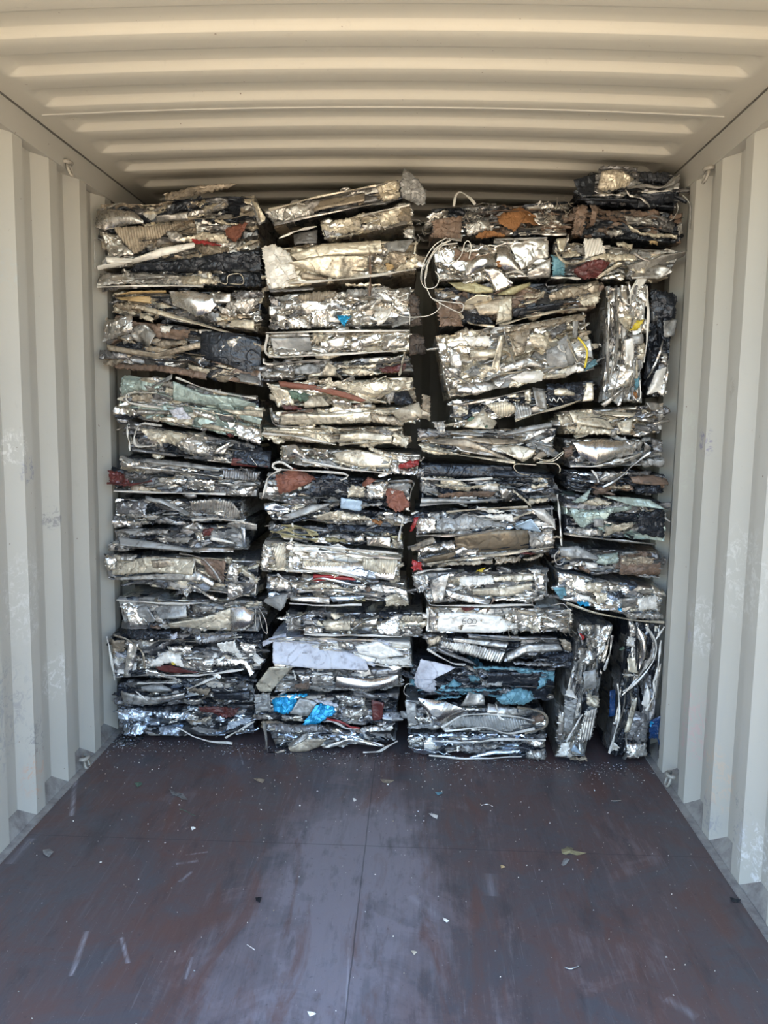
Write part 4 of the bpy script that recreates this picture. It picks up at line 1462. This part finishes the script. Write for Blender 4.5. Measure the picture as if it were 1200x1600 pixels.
def sheet_mesh(rng, T, B, Y, style, mat):
    T = np.array(T); B = np.array(B)
    wd = np.linalg.norm(np.diff(T, axis=0), axis=1).sum(); wd = max(wd, np.linalg.norm(np.diff(B, axis=0), axis=1).sum())
    ht = max(np.linalg.norm(T[0]-B[0]), np.linalg.norm(T[-1]-B[-1]), np.linalg.norm(T[len(T)//2]-B[len(B)//2]))
    st = 0.0024 if style == 'r' else 0.0034
    nu = int(min(110, max(6, wd/st))); nv = int(min(60, max(5, ht/st)))
    u = np.linspace(0, 1, nu); v = np.linspace(0, 1, nv)
    tp, bt = lerp_line(T, u), lerp_line(B, u)
    # ragged outline
    rag = 0.0022 if style in ('', 'r') else 0.0007
    k = rng.normal(0, 1, (2, nu)); k = (k+np.roll(k, 1, 1)+np.roll(k, -1, 1))/2
    tp[:, 1] += k[0]*rag; bt[:, 1] += k[1]*rag
    P = tp[:, None]*(v[None, :, None]) + bt[:, None]*(1-v[None, :, None])
    kk = rng.normal(0, rag*1.3, (2, nv))
    P[0, :, 0] += kk[0]; P[-1, :, 0] += kk[1]
    p = P.reshape(-1, 2)
    size = min(wd, ht*2.2)
    U, Vv = np.meshgrid(u, v, indexing='ij')
    U = U.ravel(); Vv = Vv.ravel()
    # every sheet bulges and is tucked back along its edges
    tuck = 0.5*np.abs(2*U-1)**6 + np.abs(2*Vv-1)**5
    belly = rng.normal(0, 0.25)*(Vv-0.5)*min(ht, 0.05) + rng.normal(0, 0.10)*(U-0.5)*min(wd, 0.10)
    if style == 's':
        h = crumple_field(rng, p, 0.0035+0.035*size, 4, 1.2) + belly*1.2 - 0.007*tuck
        h += 0.004*np.sin(U*rng.uniform(2, 6)+rng.uniform(0, 6))*np.sin(Vv*3+rng.uniform(0, 6))
    elif style == 'd':
        h = 0.019*(1-(2*U-1)**2)*(1-(2*Vv-1)**2) + crumple_field(rng, p, 0.006, 3, 3.0) - 0.004
        h += 0.004*np.sin(U*rng.uniform(3, 7)+rng.uniform(0, 6))*(1-(2*Vv-1)**2)
    elif style == 'r':
        a = rng.uniform(-0.6, 0.6); n_ = np.array([math.cos(a), math.sin(a)])
        h = 0.0021*np.sin((p@n_)*2*PI/0.0105) + crumple_field(rng, p, 0.004+0.03*size, 3, 1.0) + belly - 0.006*tuck
    else:
        h = crumple_field(rng, p, 0.005+0.06*size, 10, 0.15) + crumple_field(rng, p, 0.002+0.015*size, 22, 0.0) + belly - 0.009*tuck
    # fine foil facets
    ns = int(min(90, max(4, wd*ht/0.00045)))
    P3 = np.c_[p, np.zeros(len(p))]; P3 = P3 + warp(P3, rng, 0.004, 60)
    sd_ = np.c_[rng.uniform(p[:, 0].min(), p[:, 0].max(), ns), rng.uniform(p[:, 1].min(), p[:, 1].max(), ns), np.zeros(ns)]
    ii, _e = vor(P3, sd_, np.array([1.6, 1.0, 1.0]))
    gg = rng.normal(0, 0.28, (ns, 2)); rr = (P3-sd_[ii])[:, :2]
    k_ = {'': 0.7, 's': 0.22, 'r': 0.15, 'd': 0.0}[style]
    h += k_*np.clip((gg[ii]*rr).sum(1), -0.004, 0.004)
    h = np.clip(h, -0.022, 0.016)
    n = nu*nv
    y = Y - h
    Vf = np.c_[p[:, 0], y, p[:, 1]]
    Vb = np.c_[p[:, 0], y+0.0016, p[:, 1]]
    V = np.r_[Vf, Vb]
    V[:, 0] = np.clip(V[:, 0], -1.163, 1.163); V[:, 2] = np.clip(V[:, 2], 0.002, 2.40)
    Ff = grid_faces(nu, nv, 0); Fb = grid_faces(nu, nv, n, True)
    rim = [i*nv for i in range(nu)] + [(nu-1)*nv+j for j in range(1, nv)] + [i*nv+nv-1 for i in range(nu-2, -1, -1)] + [j for j in range(nv-2, 0, -1)]
    Fr = [(rim[k], rim[k-1], rim[k-1]+n, rim[k]+n) for k in range(len(rim))]
    F = [tuple(f) for f in Ff]+[tuple(f) for f in Fb]+Fr
    return V, F

def strip_mesh(rng, pts, Y, w, wob=0.004):
    L = smooth_line([np.array(p) for p in pts], 0.007); L = np.array(L); n = len(L)
    d = np.gradient(L, axis=0); d /= np.maximum(np.linalg.norm(d, axis=1, keepdims=True), 1e-9)
    nn = np.c_[-d[:, 1], d[:, 0]]
    s = np.linspace(0, 1, n)
    yy = Y + wob*np.sin(s*rng.uniform(3, 9)+rng.uniform(0, 6)) + wob*0.6*np.sin(s*rng.uniform(12, 25)+rng.uniform(0, 6))
    ww = w*(0.8+0.35*np.sin(s*rng.uniform(4, 14)+rng.uniform(0, 6)))
    tw = 0.5*np.sin(s*rng.uniform(2, 7)+rng.uniform(0, 6))
    V = []
    for sg, dy in ((1, 0), (0.15, -0.0035), (-1, 0), (-1, 0.0035), (1, 0.0035)):
        q = L+nn*(ww*0.5*sg)[:, None]
        V.append(np.c_[q[:, 0], yy+dy+tw*ww*0.5*sg, q[:, 1]])
    V = np.stack(V, 1).reshape(-1, 3); F = []
    for i in range(n-1):
        for k in range(5): F.append((5*i+k, 5*i+(k+1) % 5, 5*i+5+(k+1) % 5, 5*i+5+k))
    F.append((4, 3, 2, 1, 0)); b = 5*(n-1); F.append((b, b+1, b+2, b+3, b+4))
    V[:, 0] = np.clip(V[:, 0], -1.163, 1.163); V[:, 2] = np.clip(V[:, 2], 0.002, 2.40)
    return V, F

def parse_pal(s):
    out = []
    for tkn in s.split():
        k = tkn.rstrip('0123456789'); out.append((k, float(tkn[len(k):])))
    return out

def build_bales(text):
    cur = None; crop = CROPS['a1']
    bales = []
    for ln in text.strip().splitlines():
        ln = ln.strip()
        if not ln or ln[0] == '#': continue
        if ln.startswith('B '):
            a = [q.strip() for q in ln[2:].split('|')]
            quad = [tuple(float(v) for v in q.split(',')) for q in a[1].split()]
            cur = dict(id=a[0], quad=quad, Y=float(a[2]), pal=parse_pal(a[3]), label=a[4], feat=[]); bales.append(cur)
        elif ln[0] == '@': crop = CROPS[ln[1:]]
        else:
            cur['feat'].append((ln, crop))
    for n_, bl in enumerate(bales): build_bale(bl, n_)

PARTNAME = {'or': 'cloth_scrap', 'ru': 'cloth_scrap', 'bl': 'plastic_film', 'nb': 'plastic_film', 'ye': 'plastic_scrap'}
def build_bale(bl, n_):
    seed = sum(ord(ch)*(i+3)*7 for i, ch in enumerate(bl['id'])) + 11
    rng = np.random.default_rng(seed)
    Y = bl['Y']
    quad = [on_y(px, py, Y) for px, py in bl['quad']]
    quad = [(min(max(x, LEFT_LIMIT+0.004), RIGHT_LIMIT-0.004), max(z, 0.004)) for x, z in quad]
    TL, TR, BR, BL = quad
    wd = abs(TR[0]-TL[0]); ht = abs(TL[1]-BL[1]); vertical = ht > wd*1.3
    bx, bz = (BL[0]+BR[0])/2, min(BL[1], BR[1])
    e = bpy.data.objects.new('scrap_bale', None); C.objects.link(e); e.location = (bx, Y+0.25, bz)
    e.empty_display_size = 0.1
    e['label'] = bl['label']; e['category'] = 'bale'; e['group'] = 'bales of crushed scrap metal stacked across the container'
    off = np.array([bx, Y+0.25, bz])
    P, F, mi, mats = body_mesh(rng, quad, Y+0.004, 0.52, bl['pal'], vertical)
    mesh_obj('pressed_block', P-off, F, mats, e, mi)
    # loose fragments and layer edges all over the face, too many to count
    mats_, wts = zip(*bl['pal']); wts = np.array(wts)/sum(wts)
    AV = []; AF = []; AM = []; nb = 0
    def add(V, F, k):
        nonlocal nb
        AV.append(V); AF.extend([tuple(i+nb for i in f) for f in F]); AM.extend([k]*len(F)); nb += len(V)
    TLa, TRa, BRa, BLa = map(np.array, quad)
    def pt(u, v): return (BLa*(1-u)+BRa*u)*(1-v)+(TLa*(1-u)+TRa*u)*v
    area = wd*ht
    long_, short_ = (ht, wd) if vertical else (wd, ht)
    for k in range(int(12+area*230)):
        u, v = rng.uniform(0.02, 0.98, 2)
        if vertical: hl = rng.uniform(0.012, 0.055); c0 = pt(u, v); d = np.array([rng.normal(0, 0.3), 1.0])
        else: hl = rng.uniform(0.012, 0.065); c0 = pt(u, v); d = np.array([1.0, rng.normal(0, 0.25)]); d += (TRa-TLa)/max(wd, 0.1)*0.8*np.array([0, 1])
        d /= np.linalg.norm(d); nn = np.array([-d[1], d[0]]); hw = rng.uniform(0.005, 0.020)
        a, b = c0-d*hl, c0+d*hl
        T = [a+nn*hw*rng.uniform(0.2, 1), c0+nn*hw*rng.uniform(0.6, 1.4)+d*rng.uniform(-.4, .4)*hl, b+nn*hw*rng.uniform(0.2, 1)]
        B_ = [a-nn*hw*rng.uniform(0.2, 1), c0-nn*hw*rng.uniform(0.6, 1.4)+d*rng.uniform(-.4, .4)*hl, b-nn*hw*rng.uniform(0.2, 1)]
        V, F = sheet_mesh(rng, T, B_, Y-0.001-rng.uniform(-0.006, 0.006), rng.choice(['', '', 's']), None)
        add(V, F, int(rng.choice(len(mats_), p=wts)))
    for k in range(int(3+short_*24)):
        v = rng.uniform(0.03, 0.97); u0 = rng.uniform(0, 0.6); u1 = min(1, u0+rng.uniform(0.2, 0.7))
        f = (lambda s, q: pt(q, s)) if vertical else (lambda s, q: pt(s, q))
        pts = [f(u0+(u1-u0)*s, min(0.99, max(0.01, v+rng.normal(0, 0.05)))) for s in (0, 0.3, 0.65, 1)]
        V, F = strip_mesh(rng, pts, Y-0.004-rng.uniform(-0.003, 0.006), rng.uniform(0.002, 0.006), 0.004)
        add(V, F, int(rng.choice(len(mats_), p=wts)))
    V = np.concatenate(AV)
    o = mesh_obj('scrap_fragments', V-off, AF, [M[k] for k in mats_], e, AM, smooth=False); o['kind'] = 'stuff'
    # the pieces that can be told apart
    feats = []
    for ln, (cx, cy, cs) in bl['feat']:
        head, rest = ln.split(' ', 1)
        if head == 'X':
            x0, y0, x1, y1, cnt, k = rest.split()
            VV = []; FF = []; b0 = 0
            for _ in range(int(cnt)):
                px, py = rng.uniform(float(x0), float(x1)), rng.uniform(float(y0), float(y1))
                a = rng.uniform(0, PI); l = rng.uniform(12, 45)
                pts = [(px-l*math.cos(a), py-l*math.sin(a)), (px+rng.normal(0, 8), py+rng.normal(0, 8)), (px+l*math.cos(a), py+l*math.sin(a))]
                ww = [on_y(cx+q[0]/cs, cy+q[1]/cs, Y) for q in pts]
                V, F = strip_mesh(rng, ww, Y-0.012-rng.uniform(0, 0.014), rng.uniform(0.0015, 0.005), 0.004)
                VV.append(V); FF += [tuple(i+b0 for i in f) for f in F]; b0 += len(V)
            o = mesh_obj('shredded_wire', np.concatenate(VV)-off, FF, M[k], e); o['kind'] = 'stuff'
            continue
        mode = head[-1] if head[-1] in "~='" else None
        key = head.rstrip("~='"); style = ''
        if '.' in key: key, style = key.split('.')
        halves = rest.split('/')
        def rd(s): return [(cx+float(q.split(',')[0])/cs, cy+float(q.split(',')[1])/cs) for q in s.split()]
        pts = [rd(h) for h in halves]
        feats.append((mode, key, style, pts))
    sizes = []
    for mode, key, style, pts in feats:
        if mode is None:
            allp = np.array(pts[0]+pts[1]); sizes.append(np.ptp(allp[:, 0])*np.ptp(allp[:, 1]))
    smax = max(sizes+[1])
    for mode, key, style, pts in feats:
        col = COLOURED.get(key)
        if mode is None:
            allp = np.array(pts[0]+pts[1]); ar = np.ptp(allp[:, 0])*np.ptp(allp[:, 1])
            yy = Y-0.013-0.010*(1-math.sqrt(ar/smax))-rng.uniform(0, 0.004)
            T = [on_y(x, y, yy) for x, y in pts[0]]; B_ = [on_y(x, y, yy) for x, y in pts[1]]
            V, F = sheet_mesh(rng, T, B_, yy, style, key)
            nm = PARTNAME.get(key) or {'s': 'bent_panel', 'r': 'ribbed_panel', 'd': 'dented_panel'}.get(style, 'crumpled_sheet')
            o = mesh_obj(nm, V-off, F, M[key], e, smooth=style in ('s', 'r', 'd'))
            if col: o['label'] = col+' '+nm.replace('_', ' ')
        elif mode == '~':
            yy = Y-0.022-rng.uniform(0, 0.008)
            L = [on_y(x, y, yy) for x, y in pts[0]]
            V, F = strip_mesh(rng, L, yy, 0.0085 if key == 'wh' else 0.0095, 0.004)
            o = mesh_obj('metal_strip', V-off, F, M[key], e)
            if col: o['label'] = col+' metal strip'
        elif mode == '=':
            yy = Y-0.030
            L = [on_y(x, y, yy) for x, y in pts[0]]
            Ls = smooth_line(L, 0.008)
            ph = rng.uniform(0, 6)
            P3 = [(min(max(p[0], -1.16), 1.16), yy-0.008+0.008*math.sin(i*0.12+ph), p[1]) for i, p in enumerate(Ls)]
            V, F = tube_vf(P3, 0.0020 if key != 'ye' else 0.0042, 6)
            o = mesh_obj('wire', np.array(V)-off, F, M[key], e, smooth=True)
            if col: o['label'] = col+' wire'
        else:
            yy = Y-0.031
            L = [on_y(x, y, yy) for x, y in pts[0]]
            V, F = tube_vf([(p[0], yy, p[1]) for p in smooth_line(L, 0.004)], 0.0010, 4)
            o = mesh_obj('marker_scrawl', np.array(V)-off, F, M[key], e)
build_bales(BALES)

# ================================================================ SCRAPS ON THE FLOOR
rng = np.random.default_rng(5)
def floor_flake(name, px_pts, mat, label, lift=0.004, cat='scrap'):
    """a thin bent scrap lying on the floor; outline in photo pixels"""
    pts = [on_floor(x, y) for x, y in px_pts]
    c = np.mean(pts, axis=0)
    V = [(0, 0, lift*1.6)]; n = len(pts)
    for i, p in enumerate(pts):
        V.append((p[0]-c[0], p[1]-c[1], 0.0008 if i % 2 else lift))
    V += [(x, y, z-0.0007) for x, y, z in V]
    F = [(0, 1+i, 1+(i+1) % n) for i in range(n)]
    F += [(n+1, n+2+(i+1) % n, n+2+i) for i in range(n)]
    F += [(1+(i+1) % n, 1+i, n+2+i, n+2+(i+1) % n) for i in range(n)]
    # wind the outline the right way round
    o = mesh_obj(name, V, F, mat, loc=(c[0], c[1], 0.001)); o['label'] = label; o['category'] = cat
    o['group'] = 'small scraps scattered on the floor'
    return o
def floor_wire(px_pts, mat, label, r=0.0012):
    pts = [on_floor(x, y) for x, y in px_pts]; c = np.mean(pts, axis=0)
    L = smooth_line(pts, 0.006)
    V, F = tube_vf([(p[0]-c[0], p[1]-c[1], r+0.001+0.003*math.sin(i*0.3)**2) for i, p in enumerate(L)], r, 6)
    o = mesh_obj('metal_sliver', V, F, mat, loc=(c[0], c[1], 0.0), smooth=True); o['label'] = label; o['category'] = 'scrap'
    o['group'] = 'small scraps scattered on the floor'
floor_flake('torn_scrap', [(877,1329),(881,1327),(886,1325),(893,1325),(896,1328),(893,1332),(900,1334),(914,1333),(916,1335),(902,1337),(890,1335),(884,1336),(878,1335)], M['yb'], 'yellow-green torn scrap lying right of the middle of the floor')
floor_flake('torn_scrap', [(881,1344),(886,1342),(890,1345),(884,1352),(879,1355),(878,1350)], M['gy'], 'grey scrap just below the yellow-green torn scrap on the floor')
floor_flake('foil_flake', [(670,1273),(677,1272),(684,1276),(683,1280),(676,1278)], M['wh'], 'white foil flake on the floor before the third stack')
floor_flake('torn_scrap', [(265,1235),(275,1238),(286,1242),(293,1250),(286,1251),(278,1245),(268,1243)], M['gy'], 'grey leaf-shaped scrap on the left half of the floor')
floor_flake('torn_scrap', [(396,1218),(405,1216),(414,1220),(410,1224),(400,1221)], M['be'], 'small tan scrap on the floor close to the second stack')
floor_flake('torn_scrap', [(594,1219),(604,1218),(616,1221),(608,1225),(598,1224)], M['be'], 'tan scrap on the floor close in front of the second and third stacks')
floor_flake('metal_lump', [(399,1405),(404,1403),(409,1405),(406,1411),(400,1410)], M['dk'], 'small black lump on the pale worn patch of floor', 0.006)
floor_flake('foil_flake', [(692,1436),(697,1437),(702,1441),(698,1442),(693,1440)], M['wh'], 'white curled flake on the pale worn patch of floor')
floor_flake('foil_flake', [(642,1488),(648,1487),(652,1490),(647,1493)], M['cr'], 'cream chip on the floor below the white curled flake')
floor_flake('torn_scrap', [(67,1330),(78,1327),(84,1333),(76,1340),(68,1336)], M['gy'], 'grey scrap near the left wall on the floor')
floor_flake('torn_scrap', [(210,1225),(219,1222),(223,1226),(215,1231)], M['gn'], 'small green scrap on the floor before the left stack')
floor_flake('torn_scrap', [(680,1240),(688,1238),(692,1241),(684,1243)], M['tl'], 'small pale teal chip on the floor before the third stack')
floor_flake('foil_flake', [(298,1294),(303,1292),(306,1296),(300,1298)], M['wh'], 'white chip on the dark left half of the floor')
floor_flake('foil_flake', [(551,1249),(555,1248),(557,1252),(553,1253)], M['wh'], 'white chip on the floor in line with the second stack')
floor_flake('torn_scrap', [(1140,1404),(1150,1405),(1158,1408),(1152,1411),(1143,1409)], M['dk'], 'black scrap on the floor near the right wall')
floor_flake('foil_flake', [(782,1354),(788,1354),(790,1357),(783,1357)], M['ob'], 'ochre chip right of the pale worn patch of floor')
floor_flake('torn_scrap', [(480,1583),(492,1582),(494,1587),(484,1589)], M['wh'], 'white blob at the near edge of the floor left of the seam')
floor_wire([(882,1513),(893,1516),(906,1512)], M['ab'], 'bluish bent metal sliver on the near right floor', 0.0018)
floor_wire([(281,1265),(292,1270),(305,1276)], M['gn'], 'thin curved greenish sliver on the left half of the floor')
floor_wire([(752,1259),(761,1258),(770,1262)], M['al'], 'thin pale sliver on the floor before the third stack')
floor_wire([(955,1252),(963,1253),(970,1253)], M['al'], 'thin straight sliver on the floor before the upright bales')
floor_wire([(386,1477),(392,1482),(398,1487)], M['wh'], 'short white sliver on the near left floor')

# crumbs and glitter: nobody could count them
def crumbs(name, n, place, size, mats, label):
    V = []; F = []; mi = []
    for k in range(n):
        x, y = place(); s = size()*rng.uniform(0.6, 1.5); a = rng.uniform(0, PI)
        q = [(math.cos(a+b_)*s*rng.uniform(0.4, 1.2), math.sin(a+b_)*s*rng.uniform(0.3, 0.9)) for b_ in (0, 2.0, 4.1)]
        b0 = len(V); h = rng.uniform(0.001, 0.004)
        V += [(x+p[0], y+p[1], 0.001) for p in q] + [(x, y, h+0.001)]
        F += [(b0, b0+1, b0+3), (b0+1, b0+2, b0+3), (b0+2, b0, b0+3)]
        mi += [int(rng.integers(len(mats)))]*3
    o = mesh_obj(name, V, F, mats, mi=mi); o['kind'] = 'stuff'; o['label'] = label; o['category'] = 'debris'
def pl1(): return rng.uniform(-1.13, 1.13), -abs(rng.normal(0, 0.75))-0.12
def sz1(): return 0.0017 if rng.uniform() < 0.85 else 0.0036
crumbs('metal_flakes', 620, pl1, sz1, [M['wh'], M['al'], M['gy'], M['be']], 'tiny pale metal flakes sprinkled over the dark floor')
def pl2():
    x = rng.uniform(-1.14, 1.13); return x, -0.02-abs(rng.normal(0, 0.075)) - (0.05 if x > -0.35 else 0)-(0.04 if x > 0.2 else 0)
crumbs('metal_crumbs', 1500, pl2, lambda: 0.0035, [M['ad'], M['dk'], M['dk'], M['gy'], M['ad']], 'dark metal crumbs and foil bits along the foot of the stacks')
# heap of shreds in the corner beside the lowest left bale
def pl3(): return rng.uniform(-1.15, -1.02), rng.uniform(-0.10, 0.25)
crumbs('metal_shreds', 260, pl3, lambda: 0.010, [M['ab'], M['dk'], M['ad']], 'dark shreds in the corner between the left wall and the lowest left bale')
